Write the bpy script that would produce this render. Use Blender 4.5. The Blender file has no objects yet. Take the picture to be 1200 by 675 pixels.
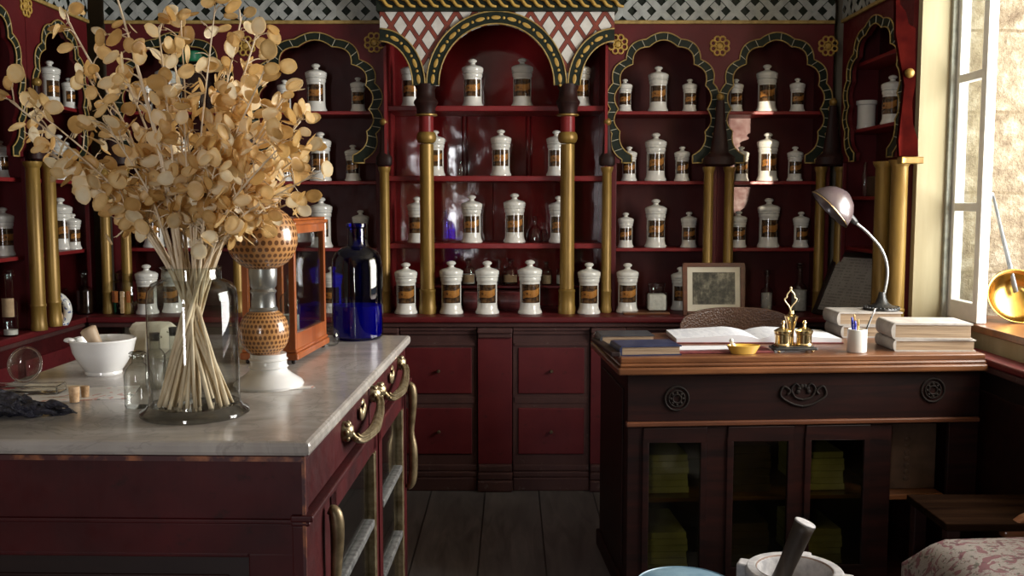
import bpy, bmesh, math, random
from mathutils import Vector, Matrix, Euler
random.seed(7)
PI = math.pi
R = math.radians
COL = bpy.context.scene.collection
CAMZ = 1.5; PITCH = R(5.1); F = 1150.0
CS, SN = math.cos(PITCH), math.sin(PITCH)

def ray(px, py):
    u = (px-600)/F; v = (337.5-py)/F
    return u, CS+v*SN, v*CS-SN
def at_z(px, py, z):                 # point of the photograph lying on the level surface z
    x, y, w = ray(px, py); t = (z-CAMZ)/w
    return Vector((x*t, y*t, z))
def at_y(px, py, Y):                 # point of the photograph at distance Y
    x, y, w = ray(px, py); t = Y/y
    return Vector((x*t, Y, CAMZ+w*t))
def z_at(py, Y): return at_y(600, py, Y).z
def x_at(px, Y, z=1.5):
    return (px-600)/F*(Y*CS-(z-CAMZ)*SN)

# ------------------------------------------------------------------ materials
class NT:
    def __init__(s, name):
        m = bpy.data.materials.new(name); m.use_nodes = True
        s.m = m; s.t = m.node_tree; s.n = s.t.nodes; s.l = s.t.links
        s.b = s.n['Principled BSDF']; s.out = s.n['Material Output']
    def node(s, typ, **kw):
        n = s.n.new(typ)
        for k, v in kw.items(): setattr(n, k, v)
        return n
    def link(s, a, b): s.l.new(a, b)
    def math(s, op, a, b=None, c=None):
        n = s.n.new('ShaderNodeMath'); n.operation = op
        for i, q in enumerate((a, b, c)):
            if q is None: continue
            if isinstance(q, (int, float)): n.inputs[i].default_value = q
            else: s.link(q, n.inputs[i])
        return n.outputs[0]
    def mix(s, f, a, b):
        n = s.n.new('ShaderNodeMix'); n.data_type = 'RGBA'
        for i, q in ((0, f), (6, a), (7, b)):
            if isinstance(q, (int, float)): n.inputs[i].default_value = q
            elif isinstance(q, (tuple, list)): n.inputs[i].default_value = (*q[:3], 1)
            else: s.link(q, n.inputs[i])
        return n.outputs[2]
    def noise(s, scale, detail=4, coord='Object', rough=.55, stretch=None, dist=0):
        tc = s.n.new('ShaderNodeTexCoord'); n = s.n.new('ShaderNodeTexNoise')
        n.inputs['Scale'].default_value = scale; n.inputs['Detail'].default_value = detail
        n.inputs['Roughness'].default_value = rough; n.inputs['Distortion'].default_value = dist
        if stretch:
            mp = s.n.new('ShaderNodeMapping'); mp.inputs['Scale'].default_value = stretch
            s.link(tc.outputs[coord], mp.inputs[0]); s.link(mp.outputs[0], n.inputs['Vector'])
        else: s.link(tc.outputs[coord], n.inputs['Vector'])
        return n.outputs[0]
    def ramp(s, f, *stops):
        n = s.n.new('ShaderNodeValToRGB'); e = n.color_ramp.elements
        while len(e) < len(stops): e.new(.5)
        for q, (p, c) in zip(e, stops):
            q.position = p; q.color = (*c[:3], 1) if isinstance(c, (tuple, list)) else (c, c, c, 1)
        s.link(f, n.inputs[0]); return n.outputs[0]
    def bump(s, h, strength=.2, dist=.01):
        n = s.n.new('ShaderNodeBump'); n.inputs['Strength'].default_value = strength
        n.inputs['Distance'].default_value = dist; s.link(h, n.inputs['Height'])
        s.link(n.outputs[0], s.b.inputs['Normal'])
    def set(s, **kw):
        for k, v in kw.items():
            i = s.b.inputs[k.replace('_', ' ')]
            if isinstance(v, (int, float)): i.default_value = v
            elif isinstance(v, (tuple, list)): i.default_value = (*v[:3], 1)
            else: s.link(v, i)
        return s

def simple(name, c1, c2=None, rough=.5, scale=12, metal=0, bump=0, stretch=None, coat=0, spec=.5, lo=.35, hi=.65, bs=.01):
    s = NT(name); s.set(Roughness=rough, Metallic=metal)
    s.b.inputs['Coat Weight'].default_value = coat
    s.b.inputs['Coat Roughness'].default_value = .12
    s.b.inputs['Specular IOR Level'].default_value = spec
    if c2 is None: s.set(Base_Color=c1)
    else:
        f = s.noise(scale, 5, stretch=stretch)
        s.set(Base_Color=s.ramp(f, (lo, c1), (hi, c2)))
        if bump: s.bump(f, bump, bs)
    return s.m

M = {}
def wood(name, c1, c2, rough=.35, axis='x', scale=6, coat=.2, bump=.08, spec=.4):
    st = {'x': (.12, 1.6, 1.6), 'y': (1.6, .12, 1.6), 'z': (1.6, 1.6, .12)}[axis]
    s = NT(name); s.set(Roughness=rough)
    a = s.noise(scale*3, 6, stretch=st, dist=.6); b = s.noise(scale*.6, 3)
    c = s.ramp(a, (.3, c1), (.7, c2))
    c = s.mix(s.math('MULTIPLY', s.ramp(b, (.35, 0.), (.7, 1.)), .45), c, tuple(q*.45 for q in c1))
    s.set(Base_Color=c); s.b.inputs['Coat Weight'].default_value = coat; s.b.inputs['Coat Roughness'].default_value = .15
    s.b.inputs['Specular IOR Level'].default_value = spec
    s.bump(a, bump, .004); M[name] = s.m
def redpaint(name, c1, c2, wear, rough=.42, wav=.006, coat=0, spec=.28, bs=5):
    s = NT(name)
    f = s.noise(5, 4); g = s.noise(30, 6, rough=.7); h = s.noise(90, 3, stretch=(1, 1, .2)); wv = s.noise(bs, 1)
    c = s.ramp(f, (.3, c1), (.7, c2))
    c = s.mix(s.ramp(g, (.60, 0.), (.72, .75)), c, wear)
    s.set(Base_Color=c, Roughness=s.ramp(g, (.3, rough*.9), (.75, rough*1.4)))
    s.b.inputs['Specular IOR Level'].default_value = spec
    s.b.inputs['Coat Weight'].default_value = coat; s.b.inputs['Coat Roughness'].default_value = .03
    s.bump(s.math('ADD', wv, s.math('MULTIPLY', h, .04)), 1, wav); M[name] = s.m
redpaint('red_paint', (.075, .006, .008), (.11, .010, .012), (.05, .012, .008))
redpaint('red_gloss', (.10, .005, .007), (.14, .010, .010), (.09, .008, .006), rough=.07, wav=.0045, coat=.8, spec=.5, bs=7)
redpaint('red_panel', (.06, .0065, .0055), (.095, .010, .007), (.05, .008, .006), rough=.4)
redpaint('red_shelf', (.17, .012, .014), (.22, .022, .022), (.10, .012, .01), rough=.32)
redpaint('red_drawer', (.075, .007, .010), (.105, .012, .014), (.03, .008, .006), rough=.45)
redpaint('red_counter', (.024, .0025, .003), (.062, .005, .006), (.015, .005, .004), rough=.45, spec=.25)
redpaint('brown_base', (.045, .018, .017), (.075, .032, .028), (.15, .12, .11), rough=.55)
wood('dark_wood', (.007, .003, .003), (.018, .007, .006), .45, coat=0)
wood('desk_wood', (.006, .0022, .002), (.028, .0065, .0045), .5, coat=0, spec=.2)
wood('bench_wood', (.006, .003, .002), (.018, .009, .005), .9, coat=0, spec=0)
wood('capital_wood', (.012, .005, .004), (.034, .010, .008), .5, 'z', coat=0, spec=.2)
wood('worn_wood', (.085, .03, .012), (.22, .085, .032), .35, coat=.3)
wood('case_wood', (.27, .065, .015), (.46, .13, .03), .28, 'z', coat=.5)
wood('chair_wood', (.06, .025, .012), (.12, .05, .025), .35)
wood('frame_wood', (.10, .035, .018), (.18, .065, .03), .35)
wood('pale_wood', (.42, .30, .19), (.62, .48, .33), .5, 'z', coat=0)
wood('pestle_wood', (.02, .014, .010), (.05, .036, .025), .5, 'z', coat=0)
M['worn_edge'] = simple('worn_edge', (.05, .006, .007), (.30, .10, .035), .5, 26, lo=.46, hi=.66)
M['stem'] = simple('stem', (.50, .37, .22), (.84, .70, .50), .7, 60, stretch=(1, 1, .1))
M['cork'] = simple('cork', (.45, .27, .13), (.68, .47, .28), .85, 90, bump=.3)
M['cream_wall'] = simple('cream_wall', (.34, .28, .16), (.43, .365, .23), .65, 5, bump=.12, stretch=(2, 2, .25))
M['plain_wall'] = simple('plain_wall', (.30, .24, .16), (.36, .29, .2), .8, 3)
M['ceiling'] = simple('ceiling', (.35, .32, .26), (.42, .38, .3), .9, 3)
M['gold'] = simple('gold', (.16, .09, .018), (.33, .205, .045), .40, 30, metal=.35, bump=.1, stretch=(1, 1, .15), lo=.25, hi=.75)
M['gold_line'] = simple('gold_line', (.26, .17, .045), (.42, .29, .09), .5, 40)
M['gold_pattern'] = simple('gold_pattern', (.34, .20, .035), (.52, .33, .07), .5, 40)
M['green_black'] = simple('green_black', (.006, .010, .006), (.014, .02, .012), .5, 30, spec=.2)
M['red_dark'] = simple('red_dark', (.018, .002, .002), (.04, .004, .003), .9, 12, spec=0)
M['pan_brass'] = simple('pan_brass', (.42, .25, .06), (.55, .34, .09), .24, 6, metal=1)
M['grey_iron'] = simple('grey_iron', (.22, .25, .29), (.34, .37, .41), .45, 20, metal=.4)
M['rung'] = simple('rung', (.42, .40, .30), (.55, .52, .4), .6, 30)
M['lattice'] = simple('lattice', (.26, .275, .26), (.40, .42, .40), .55, 14, bump=.1)
M['brass'] = simple('brass', (.66, .50, .24), (.80, .64, .36), .18, 8, metal=1)
M['satin_brass'] = simple('satin_brass', (.66, .52, .28), (.8, .66, .40), .35, 8, metal=.5)
M['old_brass'] = simple('old_brass', (.20, .145, .07), (.46, .38, .24), .36, 30, metal=.75, bump=.3)
M['bronze'] = simple('bronze', (.13, .09, .045), (.30, .23, .13), .4, 24, metal=.6)
M['worn_bar'] = simple('worn_bar', (.10, .10, .10), (.26, .26, .25), .45, 60, metal=.4)
M['iron'] = simple('iron', (.035, .035, .035), (.07, .07, .07), .35, 30, metal=.7)
M['steel'] = simple('steel', (.30, .31, .30), (.42, .42, .40), .32, 8, metal=.85)
M['knob'] = simple('knob', (.07, .05, .03), (.14, .10, .06), .4, 20, metal=.6)
M['ceramic'] = simple('ceramic', (.66, .66, .61), (.76, .75, .70), .13, 7, coat=.3, lo=.3, hi=.7)
M['ceramic_blue'] = simple('ceramic_blue', (.66, .66, .61), (.05, .09, .25), .15, 55, lo=.55, hi=.6)
M['white_ceramic'] = simple('white_ceramic', (.78, .78, .76), (.84, .84, .82), .15, 7, coat=.3)
M['paper'] = simple('paper', (.62, .63, .66), (.68, .69, .72), .75, 12)
M['old_paper'] = simple('old_paper', (.50, .44, .33), (.62, .56, .44), .8, 12)
M['page_edge'] = simple('page_edge', (.18, .12, .07), (.34, .25, .16), .85, 3, stretch=(1, 1, 120), bump=.2)
M['book_black'] = simple('book_black', (.02, .022, .028), (.045, .048, .055), .4, 20)
M['book_navy'] = simple('book_navy', (.012, .018, .05), (.03, .038, .085), .35, 20)
M['book_red'] = simple('book_red', (.10, .018, .02), (.2, .05, .05), .4, 25)
M['book_cream'] = simple('book_cream', (.27, .245, .215), (.38, .35, .315), .6, 18, bump=.15)
M['book_brown'] = simple('book_brown', (.05, .026, .014), (.08, .042, .024), .55, 18)
M['powder'] = simple('powder', (.5, .48, .44), (.62, .6, .55), .9, 60, bump=.3)
M['amber'] = simple('amber_dark', (.012, .006, .004), (.03, .014, .008), .1, 10, coat=.5)
M['black_root'] = simple('black_root', (.006, .006, .010), (.03, .028, .045), .5, 40, bump=1.0, bs=.02)
M['pen_blue'] = simple('pen_blue', (.02, .03, .35), rough=.3)
M['pen_tan'] = simple('pen_tan', (.5, .3, .08), (.6, .38, .12), .45)
M['lamp_shade'] = simple('lamp_shade', (.075, .055, .058), (.095, .07, .073), .3, 5, coat=.3)
M['lamp_inside'] = simple('lamp_inside', (.75, .72, .68), rough=.4)
M['stone_white'] = simple('stone_white', (.28, .275, .28), (.46, .445, .44), .6, 26, bump=.3)
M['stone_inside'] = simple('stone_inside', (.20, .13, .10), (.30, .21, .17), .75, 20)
M['blue_enamel'] = simple('blue_enamel', (.12, .22, .30), (.22, .34, .42), .4, 16)
M['win_paint'] = simple('win_paint', (.80, .80, .76), (.88, .88, .84), .45, 12, bump=.1)
M['win_edge'] = simple('win_edge', (.25, .26, .22), (.40, .40, .34), .6, 25)
M['mount'] = simple('mount', (.62, .57, .44), (.70, .65, .52), .8, 8)
M['green_lid'] = simple('green_lid', (.01, .16, .07), rough=.3)
M['orange'] = simple('orange_sticks', (.55, .17, .04), (.42, .12, .03), .6, 30)
M['label_tan'] = simple('label_tan', (.30, .20, .11), (.42, .30, .17), .8, 30)

def glass(name, tint=(.93, .95, .93), edge=(.25, .28, .27), gl=.9, blend=.35, rough=.02):
    s = NT(name); s.n.remove(s.b)
    tr = s.node('ShaderNodeBsdfTransparent'); g = s.node('ShaderNodeBsdfGlossy')
    g.inputs['Roughness'].default_value = rough; g.inputs['Color'].default_value = (gl, gl, gl, 1)
    lw = s.node('ShaderNodeLayerWeight'); lw.inputs['Blend'].default_value = blend
    lf = s.node('ShaderNodeLayerWeight'); lf.inputs['Blend'].default_value = .5
    fr = s.math('ADD', .045, s.math('MULTIPLY', s.math('POWER', lf.outputs['Facing'], 4.5), .8))
    col = s.mix(s.math('POWER', lf.outputs['Facing'], 3.0), tint, edge)
    s.link(col, tr.inputs['Color'])
    mx = s.node('ShaderNodeMixShader'); s.link(fr, mx.inputs[0])
    s.link(tr.outputs[0], mx.inputs[1]); s.link(g.outputs[0], mx.inputs[2])
    s.link(mx.outputs[0], s.out.inputs[0]); M[name] = s.m
glass('glass', edge=(.09, .10, .10))
glass('glass_dim', (.84, .85, .84), (.14, .15, .15))
glass('cobalt', (.02, .035, .55), (.004, .006, .10), 1)
glass('pane', (.93, .95, .94), (.7, .75, .72))
glass('dusty_pane', (.66, .66, .46), (.2, .22, .15), .8, rough=.12)
s = NT('solid_glass'); s.set(Base_Color=(.97, .98, .98), Roughness=.02, Transmission_Weight=1.0); M['solid_glass'] = s.m
s = NT('cobalt_liquid'); s.set(Base_Color=(.02, .05, .6), Roughness=.4); tl = s.node('ShaderNodeBsdfTranslucent'); tl.inputs[0].default_value = (.06, .12, .6, 1); mx = s.node('ShaderNodeMixShader'); mx.inputs[0].default_value = .6; s.link(s.b.outputs[0], mx.inputs[1]); s.link(tl.outputs[0], mx.inputs[2]); s.link(mx.outputs[0], s.out.inputs[0]); M['cobalt_liquid'] = s.m

# marble
s = NT('marble')
a = s.noise(1.6, 8, dist=1.6, stretch=(1.2, 2.2, 1)); b = s.noise(5, 6, dist=2.5); c = s.noise(70, 2)
col = s.ramp(a, (.36, (.30, .27, .245)), (.5, (.40, .37, .335)), (.64, (.50, .47, .43)))
col = s.mix(s.ramp(b, (.47, 0.), (.5, .55), (.53, 0.)), col, (.26, .24, .22))
s.set(Base_Color=col, Roughness=.2); s.bump(s.noise(14, 2), .15, .002); M['marble'] = s.m
# floor
s = NT('floor_boards')
a = s.noise(9, 8, dist=1.2, stretch=(1.5, .22, 1)); b = s.noise(2, 4)
col = s.ramp(a, (.3, (.06, .053, .052)), (.7, (.15, .135, .13)))
col = s.mix(s.ramp(b, (.35, 0.), (.7, .6)), col, (.08, .07, .068))
tc = s.node('ShaderNodeTexCoord'); sx = s.node('ShaderNodeSeparateXYZ'); s.link(tc.outputs['Object'], sx.inputs[0])
fx = s.math('FRACT', s.math('MULTIPLY', sx.outputs[0], 3.6)); ln = s.math('LESS_THAN', s.math('ABSOLUTE', s.math('SUBTRACT', fx, .5)), .012)
s.set(Base_Color=s.mix(ln, col, (.008, .007, .007)), Roughness=.55); s.bump(a, .15, .004); M['floor_boards'] = s.m
# stone jamb
s = NT('stone_blocks')
a = s.noise(17, 8, rough=.7); b = s.noise(60, 4, rough=.7); c = s.noise(2.2, 3)
col = s.ramp(a, (.32, (.085, .058, .032)), (.5, (.17, .135, .085)), (.68, (.28, .245, .185)))
tc = s.node('ShaderNodeTexCoord'); sx = s.node('ShaderNodeSeparateXYZ'); s.link(tc.outputs['Object'], sx.inputs[0])
fz = s.math('FRACT', s.math('ADD', s.math('MULTIPLY', sx.outputs[2], 2.9), s.math('MULTIPLY', c, .12)))
jn = s.math('LESS_THAN', s.math('ABSOLUTE', s.math('SUBTRACT', fz, .5)), .018)
s.set(Base_Color=s.mix(jn, col, (.12, .09, .05)), Roughness=.9)
s.bump(s.math('SUBTRACT', s.math('ADD', a, s.math('MULTIPLY', b, .5)), s.math('MULTIPLY', jn, .5)), .8, .03); M['stone_blocks'] = s.m
# jar label: brown ground with a tilted gold ribbon
s = NT('jar_label')
tc = s.node('ShaderNodeTexCoord'); sx = s.node('ShaderNodeSeparateXYZ'); s.link(tc.outputs['UV'], sx.inputs[0])
U, V = sx.outputs[0], sx.outputs[1]
oi = s.node('ShaderNodeObjectInfo'); rnd = oi.outputs['Random']
n1 = s.noise(30, 4); n2 = s.noise(120, 2, stretch=(1, 1, .35))
tilt = s.math('ADD', .20, s.math('MULTIPLY', rnd, .12))
q = s.math('SUBTRACT', V, s.math('ADD', s.math('ADD', .5, s.math('MULTIPLY', s.math('SUBTRACT', U, .5), tilt)), s.math('MULTIPLY', s.math('SINE', s.math('MULTIPLY', U, 7.)), .05)))
rib = s.math('LESS_THAN', s.math('ABSOLUTE', q), .19)
rib = s.math('MULTIPLY', rib, s.math('LESS_THAN', s.math('ABSOLUTE', s.math('SUBTRACT', U, .52)), .43))
bg = s.ramp(n1, (.35, (.018, .010, .006)), (.5, (.05, .026, .012)), (.68, (.17, .09, .035)))
gold = s.ramp(n1, (.3, (.22, .09, .022)), (.7, (.42, .19, .045)))
txt = s.math('MULTIPLY', s.math('LESS_THAN', s.math('ABSOLUTE', q), .07), s.math('GREATER_THAN', n2, .56))
gold = s.mix(s.math('MULTIPLY', txt, .8), gold, (.03, .012, .006))
s.set(Base_Color=s.mix(rib, bg, gold), Roughness=.15); s.b.inputs['Coat Weight'].default_value = .6; M['jar_label'] = s.m
# red and white spandrel lattice of the canopy
s = NT('spandrel_lattice')
tc = s.node('ShaderNodeTexCoord'); sx = s.node('ShaderNodeSeparateXYZ'); s.link(tc.outputs['Object'], sx.inputs[0])
dw, dh = .094, .140
A = s.math('ADD', s.math('DIVIDE', sx.outputs[0], dw), s.math('DIVIDE', sx.outputs[2], dh))
B = s.math('SUBTRACT', s.math('DIVIDE', sx.outputs[0], dw), s.math('DIVIDE', sx.outputs[2], dh))
def dist(v): return s.math('ABSOLUTE', s.math('SUBTRACT', s.math('FRACT', s.math('ADD', v, 100.)), .5))
dA, dB = dist(A), dist(B)
red = s.math('MAXIMUM', s.math('LESS_THAN', dA, .155), s.math('LESS_THAN', dB, .155))
def edge(d, o=.155, w=.05): return s.math('MULTIPLY', s.math('LESS_THAN', d, o), s.math('GREATER_THAN', d, o-w))
dk = s.math('MAXIMUM', s.math('MULTIPLY', edge(dA), s.math('GREATER_THAN', dB, .105)), s.math('MULTIPLY', edge(dB), s.math('GREATER_THAN', dA, .105)))
mid = s.math('MAXIMUM', s.math('LESS_THAN', dA, .02), s.math('MULTIPLY', s.math('LESS_THAN', dB, .02), s.math('GREATER_THAN', dA, .155)))
f = s.noise(25, 4)
wh = s.ramp(f, (.3, (.52, .50, .46)), (.7, (.64, .62, .58))); rd = s.ramp(f, (.3, (.15, .024, .012)), (.7, (.25, .042, .02)))
c = s.mix(red, wh, rd); c = s.mix(dk, c, (.04, .015, .012)); c = s.mix(s.math('MULTIPLY', mid, .6), c, (.09, .02, .012))
s.set(Base_Color=c, Roughness=.5); M['spandrel_lattice'] = s.m
# papery pods
s = NT('seed_pod')
at = s.node('ShaderNodeAttribute', attribute_name='tone'); f = s.noise(70, 4)
c = s.ramp(s.math('ADD', at.outputs['Fac'], s.math('MULTIPLY', s.math('SUBTRACT', f, .5), .35)), (.05, (.62, .38, .13)), (.5, (.90, .66, .32)), (.95, (.95, .86, .62)))
s.set(Base_Color=c, Roughness=.42)
tr = s.node('ShaderNodeBsdfTranslucent'); s.link(c, tr.inputs[0])
mx = s.node('ShaderNodeMixShader'); mx.inputs[0].default_value = .4
s.link(s.b.outputs[0], mx.inputs[1]); s.link(tr.outputs[0], mx.inputs[2]); s.link(mx.outputs[0], s.out.inputs[0]); M['seed_pod'] = s.m
# cane netting over glass
s = NT('cane_globe')
tc = s.node('ShaderNodeTexCoord'); sx = s.node('ShaderNodeSeparateXYZ'); s.link(tc.outputs['UV'], sx.inputs[0])
uu = s.math('MULTIPLY', sx.outputs[0], 34); vv = s.math('MULTIPLY', sx.outputs[1], 16)
row = s.math('FLOOR', vv); uo = s.math('ADD', uu, s.math('MULTIPLY', s.math('MODULO', row, 2), .5))
du = s.math('SUBTRACT', s.math('FRACT', uo), .5); dv = s.math('SUBTRACT', s.math('FRACT', vv), .5)
r2 = s.math('SQRT', s.math('ADD', s.math('MULTIPLY', du, du), s.math('MULTIPLY', dv, dv)))
hole = s.math('LESS_THAN', r2, .35)
s.set(Base_Color=s.mix(hole, (.52, .25, .08), (.16, .07, .03)), Roughness=s.ramp(hole, (0, .38), (1, .12)))
s.b.inputs['Coat Weight'].default_value = .5
s.bump(s.math('SUBTRACT', 1, hole), .6, .004); M['cane_globe'] = s.m
# floral fabric
s = NT('floral_fabric')
a = s.noise(20, 3, dist=1.5); b = s.noise(32, 4, dist=2.5); c = s.noise(300, 2); d = s.noise(9, 2, dist=3)
col = s.ramp(c, (.3, (.17, .145, .13)), (.7, (.24, .21, .185)))
col = s.mix(s.ramp(a, (.53, 0.), (.57, .9)), col, (.12, .035, .045))
col = s.mix(s.ramp(b, (.58, 0.), (.62, .8)), col, (.045, .048, .032))
col = s.mix(s.ramp(d, (.60, 0.), (.64, .8)), col, (.07, .014, .022))
s.set(Base_Color=col, Roughness=.9); s.bump(c, .2, .003); M['floral_fabric'] = s.m
# group photograph
s = NT('photo_print')
tc = s.node('ShaderNodeTexCoord'); sx = s.node('ShaderNodeSeparateXYZ'); s.link(tc.outputs['Object'], sx.inputs[0])
a = s.noise(28, 4, stretch=(1, 1, .45)); b = s.noise(60, 3)
g = s.math('MULTIPLY', s.math('GREATER_THAN', s.math('ADD', sx.outputs[2], s.math('MULTIPLY', a, .04)), .105), 1)
c = s.ramp(s.math('ADD', s.math('MULTIPLY', a, .6), s.math('MULTIPLY', b, .4)), (.40, (.03, .028, .02)), (.52, (.10, .093, .065)), (.64, (.26, .24, .17)))
s.set(Base_Color=c, Roughness=.3); M['photo_print'] = s.m
# lined documents
s = NT('document')
tc = s.node('ShaderNodeTexCoord'); sx = s.node('ShaderNodeSeparateXYZ'); s.link(tc.outputs['Object'], sx.inputs[0])
n = s.noise(90, 2, stretch=(1, .05, 1)); n0 = s.noise(9, 4)
ln = s.math('MULTIPLY', s.math('LESS_THAN', s.math('FRACT', s.math('MULTIPLY', sx.outputs[2], 60)), .45), s.math('GREATER_THAN', s.noise(75, 2, stretch=(1, 1, .3)), .5))
c = s.mix(s.math('MULTIPLY', ln, .5), s.ramp(n0, (.3, (.26, .245, .22)), (.7, (.34, .32, .29))), (.09, .08, .07))
s.set(Base_Color=c, Roughness=.35); M['document'] = s.m
s = NT('ledger_page')
tc = s.node('ShaderNodeTexCoord'); sx = s.node('ShaderNodeSeparateXYZ'); s.link(tc.outputs['Object'], sx.inputs[0])
ln = s.math('MULTIPLY', s.math('LESS_THAN', s.math('FRACT', s.math('MULTIPLY', sx.outputs[1], 55)), .4), s.math('GREATER_THAN', s.noise(60, 2, stretch=(1, .2, 1)), .5))
s.set(Base_Color=s.mix(s.math('MULTIPLY', ln, .45), (.62, .63, .66), (.20, .22, .30)), Roughness=.8); M['ledger_page'] = s.m
s = NT('leaflet')
a = s.noise(16, 2, dist=2); b = s.noise(13, 2, dist=2)
c = s.mix(s.ramp(a, (.57, 0.), (.60, .7)), (.84, .82, .78), (.55, .12, .06)); c = s.mix(s.ramp(b, (.62, 0.), (.65, .8)), c, (.06, .14, .12))
s.set(Base_Color=c, Roughness=.3); M['leaflet'] = s.m
# chair back with punched dots
s = NT('punched_wood')
v = s.node('ShaderNodeTexVoronoi'); v.inputs['Scale'].default_value = 110; tc = s.node('ShaderNodeTexCoord'); s.link(tc.outputs['Object'], v.inputs['Vector'])
a = s.noise(10, 4)
c = s.mix(s.ramp(v.outputs[0], (.2, .6), (.32, 0.)), s.ramp(a, (.3, (.075, .035, .02)), (.7, (.12, .06, .035))), (.03, .012, .008))
s.set(Base_Color=c, Roughness=.35); s.bump(v.outputs[0], .4, .004); M['punched_wood'] = s.m

# ------------------------------------------------------------------ mesh helpers
def link(name, me, mat=None, parent=None, smooth=False, bevel=0, angle=None):
    o = bpy.data.objects.new(name, me); COL.objects.link(o)
    if mat: me.materials.append(M[mat] if isinstance(mat, str) else mat)
    if smooth:
        for p in me.polygons: p.use_smooth = True
    if smooth and angle is not None:
        try: me.set_sharp_from_angle(angle=R(angle))
        except Exception: pass
    if parent: o.parent = parent
    if bevel:
        b = o.modifiers.new('bevel', 'BEVEL'); b.width = bevel; b.segments = 2; b.limit_method = 'ANGLE'; b.angle_limit = R(40)
    return o
class MB:
    def __init__(s): s.v = []; s.f = []; s.uv = {}
    def add(s, vs, fs):
        o = len(s.v); s.v += [tuple(p) for p in vs]; s.f += [tuple(i+o for i in f) for f in fs]; return s
    def box(s, x0, x1, y0, y1, z0, z1, mt=None):
        vs = [Vector((x, y, z)) for z in (z0, z1) for y in (y0, y1) for x in (x0, x1)]
        if mt: vs = [mt @ p for p in vs]
        return s.add(vs, [(0, 2, 3, 1), (4, 5, 7, 6), (0, 1, 5, 4), (2, 6, 7, 3), (0, 4, 6, 2), (1, 3, 7, 5)])
    def lathe(s, prof, seg=32, c=(0, 0, 0), mt=None, squash=1.0, a0=0, a1=2*PI):
        vs = []; full = abs(a1-a0-2*PI) < 1e-6; n = seg if full else seg+1
        for r, z in prof:
            for k in range(n):
                a = a0+(a1-a0)*k/seg; p = Vector((c[0]+r*math.cos(a), c[1]+r*math.sin(a)*squash, c[2]+z))
                vs.append(mt @ p if mt else p)
        fs = []
        for i in range(len(prof)-1):
            for k in range(seg):
                k2 = (k+1) % n if full else k+1
                fs.append((i*n+k, i*n+k2, (i+1)*n+k2, (i+1)*n+k))
        return s.add(vs, fs)
    def tube(s, pts, rad, seg=8, cap=True, flat=1.0):
        pts = [Vector(p) for p in pts]; n = len(pts)
        if not isinstance(rad, (list, tuple)): rad = [rad]*n
        t0 = (pts[1]-pts[0]).normalized(); up = Vector((0, 0, 1)) if abs(t0.z) < .9 else Vector((1, 0, 0))
        nx = t0.cross(up).normalized(); vs = []
        for i, p in enumerate(pts):
            t = (pts[min(i+1, n-1)]-pts[max(i-1, 0)]).normalized()
            nx = (nx-t*nx.dot(t)).normalized(); ny = t.cross(nx)
            for k in range(seg):
                a = 2*PI*k/seg; vs.append(p+nx*math.cos(a)*rad[i]+ny*math.sin(a)*rad[i]*flat)
        fs = [(i*seg+k, i*seg+(k+1) % seg, (i+1)*seg+(k+1) % seg, (i+1)*seg+k) for i in range(n-1) for k in range(seg)]
        if cap: fs += [tuple(range(seg-1, -1, -1)), tuple(range((n-1)*seg, n*seg))]
        return s.add(vs, fs)
    def prism(s, poly, y0, y1):            # convex or simple polygon in xz, extruded along y
        n = len(poly)
        vs = [(x, y0, z) for x, z in poly]+[(x, y1, z) for x, z in poly]
        return s.add(vs, [tuple(range(n)), tuple(range(2*n-1, n-1, -1))]+[(i, i+n, (i+1) % n+n, (i+1) % n) for i in range(n)])
    def sphere(s, c, r, seg=16, rings=10, sc=(1, 1, 1)):
        pr = [(max(1e-4, math.sin(PI*i/rings)), -math.cos(PI*i/rings)) for i in range(rings+1)]
        mt = Matrix.Translation(c) @ Matrix.Diagonal((r*sc[0], r*sc[1], r*sc[2], 1))
        return s.lathe(pr, seg, mt=mt)
    def mesh(s, name):
        me = bpy.data.meshes.new(name); me.from_pydata(s.v, [], s.f); me.validate()
        bm = bmesh.new(); bm.from_mesh(me); bmesh.ops.remove_doubles(bm, verts=bm.verts, dist=1e-6)
        bmesh.ops.recalc_face_normals(bm, faces=bm.faces); bm.to_mesh(me); bm.free(); return me
    def build(s, name, mat, parent=None, smooth=False, bevel=0, angle=None):
        return link(name, s.mesh(name), mat, parent, smooth, bevel, angle)
def lathe(name, prof, mat, parent=None, seg=32, angle=35, c=(0, 0, 0), **k):
    return MB().lathe(prof, seg, c, **k).build(name, mat, parent, True, 0, angle)
def box(name, mat, parent, x0, x1, y0, y1, z0, z1, bevel=.002):
    return MB().box(x0, x1, y0, y1, z0, z1).build(name, mat, parent, bevel=bevel)
def plate(name, outer, holes, y0, y1, mat, parent=None, bevel=0):   # board in the xz plane with shaped holes
    cu = bpy.data.curves.new('c', 'CURVE'); cu.dimensions = '2D'; cu.fill_mode = 'BOTH'
    for poly in [outer]+list(holes):
        sp = cu.splines.new('POLY'); sp.points.add(len(poly)-1); sp.use_cyclic_u = True
        for q, (x, z) in zip(sp.points, poly): q.co = (x, z, 0, 1)
    cu.extrude = abs(y1-y0)/2
    o = bpy.data.objects.new('c', cu); COL.objects.link(o)
    dg = bpy.context.evaluated_depsgraph_get(); dg.update()
    me = bpy.data.meshes.new_from_object(o.evaluated_get(dg))
    bpy.data.objects.remove(o); bpy.data.curves.remove(cu)
    me.name = name; me.materials.clear()
    me.transform(Matrix(((1, 0, 0, 0), (0, 0, -1, (y0+y1)/2), (0, 1, 0, 0), (0, 0, 0, 1))))
    return link(name, me, mat, parent, bevel=bevel)
def tag(o, label, cat, group=None):
    o['label'] = label; o['category'] = cat
    if group: o['group'] = group
    return o
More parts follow.
